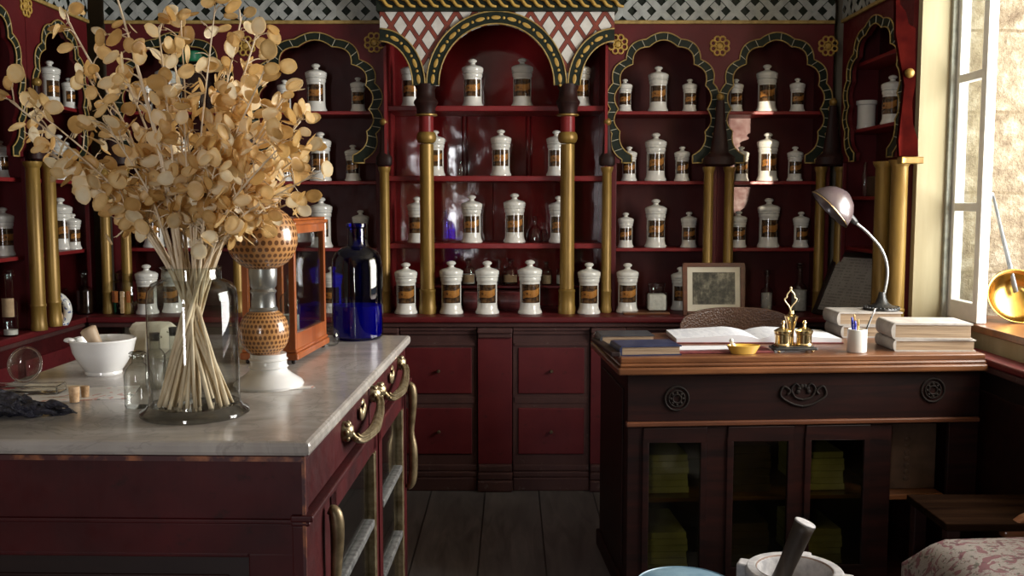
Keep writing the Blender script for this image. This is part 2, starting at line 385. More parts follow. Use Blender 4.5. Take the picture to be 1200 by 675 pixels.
def thing(name, label, cat, loc=(0, 0, 0), rz=0, group=None):
    o = bpy.data.objects.new(name, None); COL.objects.link(o); o.empty_display_size = .05
    o.location = loc; o.rotation_euler = (0, 0, rz); return tag(o, label, cat, group)
def struct(o, name=None):
    o['kind'] = 'structure'; return o
def dup(root, loc, rz=0, label=None, sc=1.0, group=None):
    def cp(o, par):
        c = o.copy(); COL.objects.link(c)
        if par: c.parent = par
        for ch in list(o.children): cp(ch, c)
        return c
    r = cp(root, None); r.location = loc; r.rotation_euler = (0, 0, rz); r.scale = (sc, sc, sc)
    if label: r['label'] = label
    if group: r['group'] = group
    return r
def smoothpath(pts, n=8):
    pts = [Vector(p) for p in pts]; P = [pts[0]]+pts+[pts[-1]]; out = []
    for i in range(1, len(P)-2):
        for k in range(n):
            t = k/n; a, b, c, d = P[i-1], P[i], P[i+1], P[i+2]
            out.append(.5*((2*b)+(-a+c)*t+(2*a-5*b+4*c-d)*t*t+(-a+3*b-3*c+d)*t**3))
    out.append(pts[-1]); return out
# ------------------------------------------------------------------ the room
XL, XR, YB, YF = -2.62, 1.93, 5.56, -1.6
H = 2.85
struct(box('floor', 'floor_boards', None, XL-.1, 2.62, YF-.1, YB+.1, -.1, 0, 0))
struct(box('ceiling', 'ceiling', None, XL-.1, 2.7, YF-.1, YB+.1, H, H+.1, 0))
struct(box('wall_back', 'plain_wall', None, XL-.1, 2.7, YB, YB+.1, 0, H, 0))
struct(box('wall_left', 'plain_wall', None, XL-.1, XL, YF, YB, 0, H, 0))
w = MB(); RWX = (-1.12, -.70); RWZ = (.95, 2.2)
w.box(XL, RWX[0], YF-.1, YF, 0, H).box(RWX[1], 2.7, YF-.1, YF, 0, H).box(*RWX, YF-.1, YF, 0, RWZ[0]).box(*RWX, YF-.1, YF, RWZ[1], H)
struct(w.build('wall_rear', 'plain_wall'))
# right-hand wall: deep window opening with stone jambs
WY0, WY1, WZ0, WZ1 = 2.3, 4.25, 1.0, 2.7
w = MB(); w.box(XR, 2.7, YF, WY0, 0, H).box(XR, 2.7, WY0, WY1, 0, WZ0-.03).box(XR, 2.7, WY0, WY1, WZ1, H).box(XR, 2.7, WY1+.05, YB, 0, H)
struct(w.build('wall_right', 'cream_wall'))
struct(box('wall_return', 'cream_wall', None, 1.733, XR-.002, 4.226, 4.268, .911, H, 0))
w = MB().box(XR-.001, 2.9, WY1, WY1+.05, WZ0-.05, H); struct(w.build('trim_1', 'stone_blocks'))
sill = struct(box('trim_2', 'worn_wood', None, XR-.06, 2.7, WY0, WY1-.001, WZ0-.03, WZ0, .004))
# casement leaf that stands in the far half of the opening
lf = bpy.data.objects.new('window_1', None); COL.objects.link(lf); lf['kind'] = 'structure'
LX = 1.90; ly0, ly1 = 3.945, 4.22
w = MB(); w.box(LX-.02, LX+.02, ly1-.035, ly1, WZ0+.002, 2.68).box(LX-.02, LX+.02, ly0, ly0+.045, WZ0+.002, 2.68)
for a, b in ((WZ0+.002, WZ0+.08), (1.455, 1.49), (1.99, 2.025), (2.6, 2.68)): w.box(LX-.019, LX+.019, ly0+.01, ly1-.01, a, b)
w.build('window_frame', 'win_paint', lf, bevel=.004)
box('window_pane', 'pane', lf, LX-.002, LX+.002, ly0+.03, ly1-.03, WZ0+.06, 2.65, 0)
box('hinge_post', 'win_edge', lf, LX-.045, LX-.022, ly1-.01, ly1+.043, WZ0-.02, 2.7, .003)
# rear window
rw = bpy.data.objects.new('window_2', None); COL.objects.link(rw); rw['kind'] = 'structure'
w = MB()
for x in (RWX[0]+.012, RWX[1]-.012): w.box(x-.012, x+.012, YF-.07, YF-.02, *RWZ)
for z in (RWZ[0]+.015, 1.36, 1.79, RWZ[1]-.015): w.box(*RWX, YF-.065, YF-.025, z-.015, z+.015)
w.build('window_frame', 'win_paint', rw)

# ------------------------------------------------------------------ apothecary shelving
YS = 5.20                              # front plane of the arched boards
PX = (x_at(700, YS)-x_at(600, YS))/100
ROWS = [z_at(290, 5.30), z_at(212.5, 5.30), z_at(131.5, 5.30)]
WT = .91                               # worktop height
TOPZ = z_at(27, YS)
CUSP = [(16.5, 55, 8), (35.3, 75.5, 7.5), (49, 100.4, 7), (51.5, 128, 6), (49.5, 154, 6), (35.5, 182, 6)]
def arch_line(off=0.0, sx=1.0):
    """right half of the lobed arch, then mirrored: list of (x, z)"""
    base = [(-16.5, 55)]+[(a, b) for a, b, s in CUSP]; sag = [s for a, b, s in CUSP]
    nrm = []; pts = [Vector(p) for p in base]; cen = Vector((0, 125))
    for i, p in enumerate(pts):
        a = pts[max(0, i-1)]; b = pts[min(len(pts)-1, i+1)]
        t = (b-a).normalized(); n = Vector((t.y, -t.x))
        if n.dot(p-cen) < 0: n = -n
        nrm.append(n)
    P = [p+n*off for p, n in zip(pts, nrm)]
    P[0] = Vector((-P[1].x, P[1].y))
    P[-1] = Vector((47, 187)) if off else pts[-1]
    out = []
    for i in range(len(P)-1):
        a, b = P[i], P[i+1]; mid = (a+b)/2; t = (b-a); n = Vector((t.y, -t.x)).normalized()
        if n.dot(mid-cen) < 0: n = -n
        for k in range(8):
            q = k/8; out.append(a+t*q+n*sag[i]*4*q*(1-q))
    out.append(P[-1])
    half = out[4:]                                       # from the apex down
    L = [(-p.x, p.y) for p in reversed(half)]+[(p.x, p.y) for p in half[1:]]
    return [(x*PX*sx, z_at(y, YS)) for x, y in L]
def column(root, x, y, r, z0, z1, ringz=None):
    c = bpy.data.objects.new('column', None)
    pr = [(r*1.1, z0), (r*1.15, z0+.012), (r*1.08, z0+.03), (r*1.05, z0+.04), (r*1.02, z0+.105), (r*1.1, z0+.11), (r*1.1, z0+.118), (r, z0+.123), (r*.96, z1-.03), (r*1.05, z1-.025), (r*1.25, z1-.012), (r*1.3, z1)]
    return MB().lathe(pr, 20, (x, y, 0)).build('column', 'gold', root, True, 0, 35)
def columns(label, cx, cols, cap=None, Y=None, rz=0):
    t = thing('gilded_column_pair' if len(cols) > 1 else 'gilded_column', label, 'column', (cx, YS if Y is None else Y, 0), rz, 'gilt columns between the arched bays')
    for x, r in cols: column(t, x, -.045, r, WT+.001, z_at(196, YS))
    if cap: capital(t, cap[0], -.045, cap[1], z_at(195, YS), cap[2])
    return t
def capital(root, x, y, w, z0, z1, ball=None):
    """dark turned capital with a tapering spindle above, gold ball on top"""
    k = w/2
    MB().lathe([(k*.8, z0), (k, z0+.01), (k, z0+.045), (k*.85, z0+.055), (k*.60, z0+.07), (k*.56, z0+.10), (k*.46, z0+.15), (k*.34, z0+.22), (k*.26, z1-.03), (0, z1-.03)], 20, (x, y, 0), squash=.55).build('capital', 'capital_wood', root, True, 0, 35)
    MB().sphere((x, y, z1-.012), .021).build('capital_ball', 'gold', root, True)
def flower(root, x, z, y, r=.055):
    m = MB()
    for k in range(8):
        a = PI/8+k*PI/4; cx, cz = x+math.cos(a)*r*.66, z+math.sin(a)*r*.66
        pts = [(cx+r*.27*math.cos(t), y, cz+r*.27*math.sin(t)) for t in [2*PI*j/10 for j in range(11)]]
        m.tube(pts, r*.10, 6)
    m.sphere((x, y, z), r*.3, 12, 6, (1, .25, 1)); m.build('painted_rosette', 'gold_pattern', root, True)
def weave(root, x0, x1, z0, z1, y, name='lattice_strip', side=1, ww=.034, mat='lattice'):
    if side: weave(root, x0, x1, z0, z1, y+.0012, 'lattice_outline', 0, .041, 'green_black')
    """woven diagonal slats, over and under, clipped to the band"""
    bm = bmesh.new(); w = ww; pitch = .10; L = (z1-z0)
    import itertools
    n = int((x1-x0+2*L)/pitch)+4
    for fam in (1, -1):
        for i in range(-2, n):
            xs = x0-L+i*pitch
            pts = []
            steps = int(L/(pitch/2))+3
            for k in range(-1, steps):
                # crossings lie every pitch/2 in height
                zc = z0+k*pitch/2; xc = xs+fam*(zc-z0)
                par = (k + i) % 2 if fam == 1 else (k + i + 1) % 2
                pts.append((xc, zc, par))
            up = Vector((1 if fam == 1 else -1, 0, 1)).normalized(); nn = Vector((up.z, 0, -up.x))*w/2
            vs = []
            for xc, zc, par in pts:
                dy = (-.004 if (par if fam == 1 else par) else .002)
                p = Vector((xc, y+dy, zc)); vs.append((bm.verts.new(p+nn), bm.verts.new(p-nn)))
            for a, b in zip(vs, vs[1:]): bm.faces.new((a[0], a[1], b[1], b[0]))
    for co, no in (((x0, 0, 0), (-1, 0, 0)), ((x1, 0, 0), (1, 0, 0)), ((0, 0, z0), (0, 0, -1)), ((0, 0, z1), (0, 0, 1))):
        bmesh.ops.bisect_plane(bm, geom=bm.verts[:]+bm.edges[:]+bm.faces[:], plane_co=co, plane_no=no, clear_outer=True)
    me = bpy.data.meshes.new(name); bm.to_mesh(me); bm.free()
    o = link(name, me, mat, root); so = o.modifiers.new('t', 'SOLIDIFY'); so.thickness = .0016 if side else .0008; so.offset = 0
    return o
def bay(label, loc, rz, wd, rows, sx=1.0, cols=(), caps=(), depth=.30, rosettes=()):
    """one arched bay; local x runs along the front, y goes into the wall, z up"""
    r = thing('arched_shelf_bay', label, 'shelving', loc, rz, 'arched bays of the red apothecary shelving')
    h = wd/2; top = 2.72
    box('back_panel', 'red_panel', r, -h, h, depth-.015, depth, WT, top, 0)
    for sxx in (-1, 1): box('side_panel', 'red_paint', r, sxx*h-(.012 if sxx > 0 else 0), sxx*h+(.012 if sxx < 0 else 0), .02, depth-.015, WT, top, 0)
    for z in rows: box('shelf', 'red_shelf', r, -h+.012, h-.012, .035, depth-.016, z-.018, z, .003)
    inner = arch_line(0, sx); outer = arch_line(9.5, sx)
    zb = z_at(191, YS); xi = inner[-1][0]
    hole = [(-xi, zb), *inner, (xi, zb)]
    # board with the lobed opening cut out of it; the opening is open downwards
    ow = h-.03
    poly = [(-h, TOPZ), (-h, zb), (-xi, zb), *inner, (xi, zb), (h, zb), (h, TOPZ)]
    fa = plate('arch_board', poly, [], 0, .022, 'red_paint', r)
    band = [*outer, (outer[-1][0]-.0, zb), (xi, zb), *reversed(inner), (-xi, zb), (outer[0][0], zb)]
    plate('arch_band', band, [], -.006, .004, 'green_black', fa)
    m = MB()
    m.tube([(x, -.008, z) for x, z in [(-xi, zb), *inner, (xi, zb)]], .0034, 6)
    m.tube([(x, -.008, z) for x, z in [(outer[0][0], zb), *outer, (outer[-1][0], zb)]], .0034, 6)
    m.tube([(outer[0][0], -.008, zb), (-xi, -.008, zb)], .0042, 6).tube([(outer[-1][0], -.008, zb), (xi, -.008, zb)], .0042, 6)
    m.build('gold_outline', 'gold_line', fa, True)
    m = MB(); n = len(inner)
    for i in range(3, n-2, 3):
        a, b = inner[i], outer[i]; m.tube([(a[0], -.007, a[1]), (b[0], -.007, b[1])], .0018, 5)
    m.build('painted_marking', 'rung', fa)
    box('frieze_board', 'green_black', r, -h, h, .002, .02, TOPZ, top, 0)
    weave(r, -h, h, TOPZ+.01, top-.02, -.006)
    box('frieze_moulding', 'gold_line', r, -h, h, -.016, 0, TOPZ-.006, TOPZ+.012, .003)
    for x, zz in rosettes: flower(r, x, zz, -.004)
    pw = .055
    for sxx in (-1, 1): box('pier', 'red_paint', r, min(sxx*h, sxx*(h-pw)), max(sxx*h, sxx*(h-pw)), 0, .022, WT, zb, .003)
    return r
S = PX
xa, xb = x_at(773, YS), x_at(908, YS)
p1, p2, p3 = x_at(710, YS), x_at(840, YS), x_at(972, YS)
def zz(y): return z_at(y, YS)
bay('red arched shelf bay with gilt lobed edge, directly right of the central alcove', ((p1+p2)/2, YS, 0), 0, p2-p1, ROWS, 1.0,
    rosettes=(((p2-p1)/2-.0, zz(54)), (-(p2-p1)/2+.055, zz(52))))
bay('red arched shelf bay with gilt lobed edge, left of the shadowed right corner', ((p2+p3)/2, YS, 0), 0, p3-p2, ROWS, 1.0, rosettes=(((p3-p2)/2-.03, zz(54)),))
q1, q2, q3 = x_at(453, YS), x_at(292, YS), -2.115
bay('red arched bay with gilt lobed edge directly left of the alcove, behind the blue bottle', ((q1+q2)/2, YS, 0), 0, q1-q2, ROWS, 1.18, rosettes=(((q1-q2)/2-.055, zz(50)),))
bay('dark red arched shelf bay behind the dried flowers, leftmost on the back wall', ((q2+q3)/2, YS, 0), 0, q2-q3, ROWS, 1.12, rosettes=(((q2-q3)/2, zz(54)),))
LXF, RXF = -2.20, 1.715
bay('dark red arched shelf bay on the left wall, beside the corner', (LXF, 4.85, 0), R(90), .65, ROWS, 1.0, rosettes=((-.32, zz(36)),))
bay('dark red arched shelf bay on the left wall, cut by the left picture edge', (LXF, 4.19, 0), R(90), .66, ROWS, 1.0)
rrow = [1.26, 1.52, 1.86, 2.19]
RB = bay('shadowed red arched shelf bay on the right wall beside the cream wall', (RXF, 4.725, 0), R(-90), .90, rrow, 1.35, depth=.2)
columns('single thin gold column with dark spindle, left of the right pair-column bay', x_at(710, YS), ((0, .026),), (0, .085, zz(141)))
columns('pair of thin gold columns under a dark cone with gold ball, right of the alcove', x_at(840, YS), ((x_at(828, YS)-x_at(840, YS), .026), (x_at(852, YS)-x_at(840, YS), .026)), (0, .165, zz(112)))
columns('pair of thin gold columns in shadow at the right corner behind the lamp', x_at(970, YS), ((x_at(958, YS)-x_at(970, YS), .026), (x_at(981, YS)-x_at(970, YS), .026)), (0, .16, zz(118)))
columns('single thin gold column with dark spindle, directly left of the alcove', x_at(452, YS), ((0, .026),), (0, .085, zz(141)))
columns('pair of thin gold columns half hidden behind the wooden display case', x_at(292, YS), ((-.055, .026), (.055, .026)), (0, .165, zz(112)))
columns('pair of thin gold columns in the dark left corner behind the flowers', x_at(135, 5.12), ((-.05, .026), (.055, .026)), (0, .15, zz(118)), Y=5.15)
columns('thick twin gold columns on the left wall, above the blue and white figurine', LXF, ((-.075, .032), (.075, .032)), (0, .15, zz(112)), Y=4.515, rz=R(90))
columns('thick twin gold columns lit by the window, at the edge of the cream wall', RXF, ((.165, .036), (-.02, .036)), None, Y=4.42, rz=R(-90))
# shaped end board against the cream wall
pts = [(1050, -20), (1054, -20), (1055, 5), (1062, 14), (1065, 28), (1073, 33), (1073, 98), (1069, 120), (1070, 145), (1076, 165), (1076, 183), (1054, 183), (1053, 165), (1060, 100), (1050, 40)]
YE = 4.175
poly = []
for px, py in pts:
    p = at_y(px, py, YE); poly.append((p.x, p.z))
eb = plate('shaped_end_board', [(x, z) for x, z in poly], [], YE, YE+.025, 'red_dark', None, .002)
eb.parent = RB; eb.matrix_parent_inverse = (Matrix.Translation(RB.location) @ Matrix.Rotation(R(-90), 4, 'Z')).inverted()
MB().sphere((at_y(1066, 86, YE-.012).x, YE-.012, at_y(1066, 86, YE).z), .02).build('board_ball', 'gold', eb, True)
cp = MB().box(x_at(1052, YE), x_at(1078, YE), YE-.03, YE+.024, z_at(192, YE), z_at(184, YE)); cp.build('column_cap', 'gold', eb, bevel=.004)

# central alcove with projecting canopy
YC = 5.06
ca = thing('alcove_shelving', 'tall red central alcove with gold columns and triple arched diamond-lattice canopy', 'shelving', (0, 0, 0))
cx = x_at(582, YC); ax0, ax1 = q1, p1
box('back_panel', 'red_gloss', ca, ax0, ax1, 5.50, 5.515, WT, 2.72, 0)
for x in (ax0, ax1-.014): box('side_panel', 'red_shelf', ca, x, x+.014, 5.14, 5.50, WT, 2.72, 0)
CR = [z_at(284.5, 5.27), z_at(206.5, 5.27), z_at(125.5, 5.27)]
for z in CR: box('shelf', 'red_shelf', ca, ax0+.014, ax1-.014, 5.19, 5.50, z-.028, z, .004)
LOW = z_at(334, 5.42)
box('low_shelf', 'red_paint', ca, ax0+.014, ax1-.014, 5.36, 5.50, LOW-.012, LOW, .002)
m = MB()
for px in (545, 620):
    x = x_at(px, 5.49)
    for d in (-.012, .012): m.tube([(x+d, 5.498, CR[1]+.004), (x+d, 5.498, CR[2]-.03)], .005, 8)
x = x_at(578, 5.49); m.tube([(x, 5.498, CR[0]+.004), (x, 5.498, CR[1]-.03)], .003, 8)
m.build('panel_bead', 'red_gloss', ca, True)
# canopy board: arches cut from the board
xl, xr = x_at(445, YC, 2.4), x_at(720, YC, 2.4)
def arc(cx, cz, r, a0, a1, n, rz=None): return [(cx+r*math.cos(a0+(a1-a0)*k/n), cz+(rz or r)*math.sin(a0+(a1-a0)*k/n)) for k in range(n+1)]
spx0, spx1 = x_at(499, YC, 2.1), x_at(664.5, YC, 2.1); cxm = (spx0+spx1)/2
zs = z_at(100, YC); ztop = z_at(-20, YC)
ro = (spx1-spx0)/2-.004                # outer radius of the gilt ring of the middle arch
hz = z_at(13.5, YC)-zs
bw = .062
mid_in = arc(cxm, zs, ro-bw, PI, 0, 36, hz-bw)
hh = z_at(34, YC)-zs
def half(side, r, rz, n=16):            # quarter arch springing from the column, crown at the outer edge
    c = xl if side < 0 else xr; s0 = spx0 if side < 0 else spx1
    return [(c+(abs(s0-c)-r)*math.cos(a)*(1 if side < 0 else -1), zs+(rz)*math.sin(a)) for a in [PI/2*k/n for k in range(n+1)]]
hl = half(-1, bw+.004, hh-bw); hr = half(1, bw+.004, hh-bw)
poly = [(xl, ztop)]+list(reversed(hl))+[*mid_in]+[*hr]+[(xr, ztop)]
cb = plate('canopy_board', poly, [], YC, YC+.03, 'spandrel_lattice', ca)
for s_, x in ((-1, xl), (1, xr)): box('canopy_side', 'capital_wood', ca, min(x, x-s_*.02), max(x, x-s_*.02), YC+.031, YS, hl[-1][1]-.01, ztop, .002)
mid_out = arc(cxm, zs, ro, PI, 0, 36, hz); hlo = half(-1, .004, hh); hro = half(1, .004, hh)
for nm, inn, ou in (('main_arch_band', mid_in, mid_out), ('half_arch_band', hl, hlo), ('half_arch_band', hr, hro)):
    b = plate(nm, [*ou, *reversed(inn)], [], YC-.012, YC+.001, 'green_black', ca)
    m = MB()
    for L in (inn, ou): m.tube([(x, YC-.014, z) for x, z in L], .0042, 6)
    m.build('gold_outline', 'gold_line', b, True)
    m = MB(); n = len(inn)
    cl = [((a[0]+c[0])/2, (a[1]+c[1])/2) for a, c in zip(inn, ou)]
    ds = [0]
    for a, c in zip(cl, cl[1:]): ds.append(ds[-1]+math.dist(a, c))
    def pt(d):
        for i in range(len(ds)-1):
            if ds[i+1] >= d:
                t = (d-ds[i])/(ds[i+1]-ds[i]+1e-9); return Vector((cl[i][0]+(cl[i+1][0]-cl[i][0])*t, 0, cl[i][1]+(cl[i+1][1]-cl[i][1])*t))
        return Vector((cl[-1][0], 0, cl[-1][1]))
    d = .03
    while d < ds[-1]-.02:
        a, c = pt(d-.024), pt(d+.024); mt = Matrix.Translation((pt(d).x, YC-.013, pt(d).z)) @ Matrix.Rotation(-math.atan2(c.z-a.z, c.x-a.x), 4, 'Y') @ Matrix.Diagonal((.025, .002, .010, 1))
        m.lathe([(max(1e-3, math.sin(PI*i/6)), -math.cos(PI*i/6)) for i in range(7)], 12, mt=mt)
        e = pt(d+.0405); m.sphere((e.x, YC-.013, e.z), .0075, 8, 6, (1, .4, 1)); d += .081
    m.build('painted_bead', 'gold_pattern', b, True)
# rope-patterned cornice
box('cornice_board', 'green_black', ca, xl-.015, xr+.015, YC-.03, YC+.1, z_at(14, YC), 2.72, .003)
m = MB(); zc = z_at(5, YC); x = xl
while x < xr:
    pts = smoothpath([(x, YC-.034, zc+.018), (x+.022, YC-.036, zc+.013), (x+.042, YC-.036, zc-.012), (x+.068, YC-.034, zc-.018)], 4)
    m.tube(pts, [.011+.008*math.sin(PI*i/(len(pts)-1)) for i in range(len(pts))], 6, flat=.5); x += .058
m.build('cornice_rope', 'gold_pattern', ca, True)
# big columns
for px in (500, 665):
    x = x_at(px, 5.10, 1.5); y = 5.115; r = .038
    z0 = WT; z1 = z_at(169, y)
    MB().lathe([(r*1.2, z0), (r*1.22, z0+.03), (r*1.14, z0+.045), (r*1.1, z0+.11), (r*1.16, z0+.115), (r*1.16, z0+.125), (r, z0+.13), (r*.95, z1)], 24, (x, y, 0)).build('column', 'gold', ca, True, 0, 35)
    za, zb2 = z_at(167, y), z_at(155, y)
    MB().lathe([(r*.95, za-.004), (r*1.2, za+.004), (r*1.35, za+.02), (r*1.3, zb2-.012), (r*1.1, zb2)], 24, (x, y, 0)).build('column_ring', 'gold', ca, True, 0, 35)
    zc2 = z_at(134, y); MB().lathe([(r*.98, zb2), (r*.98, zc2)], 24, (x, y, 0)).build('column_neck', 'red_shelf', ca, True)
    zd = z_at(98, YC)
    MB().lathe([(r*1.0, zc2-.012), (r*1.5, zc2-.008), (r*1.5, zc2), (r*1.0, zc2+.002)], 24, (x, y, 0)).build('neck_ring', 'gold', ca, True, 0, 35)
    MB().lathe([(r*1.25, zc2+.002), (r*1.3, zc2+.03), (r*1.65, zc2+.055), (r*1.6, zc2+.065), (r*1.3, zc2+.08), (r*1.2, zd-.03), (r*1.45, zd-.01), (r*1.45, zd)], 24, (x, YC+.035, 0)).build('capital', 'capital_wood', ca, True, 0, 35)

# ------------------------------------------------------------------ base cabinets and worktops
WF = 4.945
def worktop(name, label, x0, x1, y0, y1):
    t = thing(name, label, 'worktop'); box('top_board', 'red_paint', t, x0, x1, y0, y1, WT-.03, WT, .008); return t
wt = worktop('worktop', 'long red-brown wooden worktop under the jars along the back wall', -2.16, 1.774, WF, YB-.05)
box('edge_moulding', 'brown_base', wt, -2.16, 1.774, WF+.02, WF+.06, WT-.055, WT-.03, .006)
wl = worktop('worktop', 'red-brown worktop along the left wall with a bottle and figurine on it', XL+.02, -2.161, 3.2, YB-.05)
box('edge_moulding', 'brown_base', wl, -2.2, -2.181, 3.2, WF+.3, WT-.055, WT-.03, .006)
wr = worktop('worktop', 'dull red worktop below the window at the right edge', 1.776, XR-.062, 3.1, 5.5)
box('edge_moulding', 'brown_base', wr, 1.781, 1.80, 3.1, WF+.3, WT-.055, WT-.03, .006)
CF = 5.0
def base_cab(cx, w, label):
    t = thing('base_cabinet', label, 'cabinet', (cx, CF, 0), 0, 'drawer cabinets under the back worktop'); h = w/2
    box('carcass', 'brown_base', t, -h, h, 0, .5, .02, WT-.058, .002)
    MB().box(-h, h, -.03, .0, 0, .07).box(-h, h, -.022, 0, .07, .10).box(-h, h, -.012, 0, .10, .135).build('plinth', 'brown_base', t, bevel=.006)
    MB().box(-h, h, -.022, 0, WT-.075, WT-.058).box(-h, h, -.012, 0, WT-.095, WT-.075).build('top_moulding', 'brown_base', t, bevel=.004)
    dw = w-.055
    for z0, z1 in ((.507, .746), (.189, .431)):
        d = box('drawer', 'red_drawer', t, -dw/2, dw/2, -.008, .012, z0, z1, .004)
        kz = (z0+z1)/2
        lathe('drawer_knob', [(0, .026), (.006, .026), (.010, .020), (.008, .010), (.004, .006), (.007, 0)], 'knob', d, 14).data.transform(Matrix.Translation((0, -.008, kz)) @ Matrix.Rotation(R(90), 4, 'X'))
    for za, zb_, d_ in ((.755, .772, .006), (.455, .49, .004)): box('rail', 'brown_base', t, -dw/2-.02, dw/2+.02, -d_, 0, za, zb_)
def pilaster(cx, label):
    t = thing('pilaster', label, 'pilaster', (cx, CF, 0), 0, 'pilasters between the drawer cabinets'); pw = .088
    MB().box(-pw, pw, -.02, .03, .14, .80).build('shaft', 'red_drawer', t, bevel=.003)
    MB().box(-pw-.003, pw+.003, -.055, .03, 0, .06).box(-pw-.002, pw+.002, -.045, .03, .06, .10).box(-pw, pw, -.035, .03, .10, .14).build('pilaster_base', 'brown_base', t, bevel=.008)
    MB().box(-pw, pw, -.035, .03, .80, .825).box(-pw-.002, pw+.002, -.05, .03, .825, WT-.058).build('pilaster_cap', 'brown_base', t, bevel=.006)
pc = x_at(580, 4.98, .5)
base_cab(pc-.29, .395, 'red two-drawer base cabinet in the gap, beside the marble counter')
base_cab(pc+.29, .395, 'red two-drawer base cabinet in the gap, beside the dark desk')
base_cab(pc-.87, .395, 'red two-drawer base cabinet hidden behind the marble counter')
base_cab(pc+.87, .395, 'red base cabinet hidden behind the desk and chair')
pilaster(pc, 'red pilaster between the two visible drawer cabinets in the gap')
pilaster(pc-.58, 'red pilaster behind the marble counter'); pilaster(pc+.58, 'red pilaster behind the dark desk')
def side_cab(x0, x1, y0, y1, face, label):
    t = thing('base_cabinet', label, 'cabinet'); box('carcass', 'red_counter' if face > 0 else 'dark_wood', t, x0, x1, y0, y1, .02, WT-.058, .003)
    xf = x1 if face > 0 else x0
    for k in range(2):
        a = y0+.08+k*(y1-y0-.1)/2; b = a+(y1-y0-.1)/2-.08
        box('door', 'red_drawer' if face > 0 else 'desk_wood', t, min(xf, xf+face*.012), max(xf, xf+face*.012), a, b, .15, .78, .004)
    box('plinth', 'brown_base', t, min(xf, xf+face*.02), max(xf, xf+face*.02), y0, y1, 0, .12, .005)
side_cab(XL+.02, -2.20, 3.2, 5.5, 1, 'dark red base cabinet along the left wall behind the marble counter')
side_cab(1.80, XR-.065, 3.1, 5.5, -1, 'near-black wooden cabinet under the window worktop at the right edge')
# ------------------------------------------------------------------ apothecary jars
JP_BODY = [(0, 0), (.212, 0), (.224, .012), (.224, .045), (.205, .075), (.192, .12), (.187, .18), (.187, .60), (.198, .615), (.203, .64), (.203, .675), (.196, .69), (.15, .69)]
JP_LID = [(.15, .69), (.213, .694), (.217, .71), (.211, .725), (.222, .745), (.226, .80), (.218, .815), (.17, .845), (.09, .865), (.055, .885), (.052, .91), (.085, .935), (.092, .96), (.07, .985), (.03, .998), (0, 1)]
def sc(pr, k): return [(r*k, z*k) for r, z in pr]
def make_jar(name, H, fat=1.0):
    t = thing(name, 'x', 'jar', (0, 0, 0), 0, 'white lidded apothecary jars')
    b = lathe('jar_body', [(r*H*fat, z*H) for r, z in JP_BODY], 'ceramic', t, 32)
    l = lathe('jar_lid', [(r*H*fat, z*H) for r, z in JP_LID], 'ceramic', t, 32)
    # label: a curved panel on the front, with uv
    me = bpy.data.meshes.new('jar_label'); n = 16; r = .1895*H*fat; vs = []; fs = []; uv = []
    for j in range(2):
        for i in range(n+1):
            a = R(-90)+R(-62+124*i/n); vs.append((r*math.cos(a), r*math.sin(a), H*(.215+.345*j)))
    for i in range(n): fs.append((i, i+1, n+2+i, n+1+i))
    me.from_pydata(vs, [], fs); u = me.uv_layers.new(name='UVMap')
    for p in me.polygons:
        for li in p.loop_indices:
            vi = me.loops[li].vertex_index; u.data[li].uv = ((vi % (n+1))/n, vi//(n+1))
    link('jar_label', me, 'jar_label', t, True)
    return t
BIG = make_jar('apothecary_jar', .262); SMALL = make_jar('apothecary_jar', .185, 1.02)
used = set()
POS3 = ['left', 'middle', 'right']
def jar(px, py, h, label, Y=5.30, rz=0, kind=None, z=None, X=None):
    kind = kind or ('B' if h > 49 else 'S'); src = BIG if kind == 'B' else SMALL
    x, y, w = ray(px, py)
    if X is not None: Y = X*y/x
    p = at_y(px, py, Y)
    if z is not None: p.z = z
    # height on the picture -> real height
    top = at_y(px, py-h, Y); hh = top.z-at_y(px, py, Y).z
    s_ = hh/(.262 if kind == 'B' else .185)
    s_ = round(min(1.12, max(.85, s_)), 3)
    rz += R(random.uniform(-7, 7))
    if kind in used: return dup(src, p, rz, label, s_)
    used.add(kind); src.location = p; src.rotation_euler = (0, 0, rz); src.scale = (s_,)*3; src['label'] = label
    return src
G = 'white lidded apothecary jar with brown label'
zr = ROWS[::-1]       # top row first
def row3(pxs, hs, ys, zs_, where):
    for px, h, y, nm in zip(pxs, hs, ys, POS3):
        size = 'tall' if h > 49 else 'small'
        jar(px, y, h, f'{size} white lidded jar, {nm} one of three, {where}', z=zs_)
row3((732, 771, 808), (39, 54, 39), (131,)*3, zr[0], 'top shelf right of the alcove')
row3((737, 768, 799), (41, 57, 41), (213,)*3, zr[1], 'second shelf right of the alcove')
row3((733, 768, 807), (41, 57, 42), (290,)*3, zr[2], 'third shelf right of the alcove')
row3((862, 898, 934), (39, 56, 40), (131,)*3, zr[0], 'top shelf of bay behind the lamp')
row3((868, 899, 931), (41, 57, 41), (213,)*3, zr[1], 'second shelf of bay behind the lamp')
row3((865, 900, 938), (43, 58, 42), (290,)*3, zr[2], 'third shelf of bay behind the lamp')
row3((334, 371, 420), (38, 57, 41), (136,)*3, zr[0], 'top shelf left of the alcove')
row3((334, 376, 414), (38, 58, 43), (213,)*3, zr[1], 'second shelf left of the alcove')
row3((334, 377, 423), (38, 59, 44), (290,)*3, zr[2], 'third shelf left of the alcove')
row3((172, 196, 262), (40, 57, 40), (136,)*3, zr[0], 'top shelf behind the dried flowers')
row3((176, 212, 250), (40, 57, 40), (213,)*3, zr[1], 'second shelf behind the dried flowers')
row3((181, 216, 252), (57, 57, 40), (290,)*3, zr[2], 'third shelf behind the dried flowers')
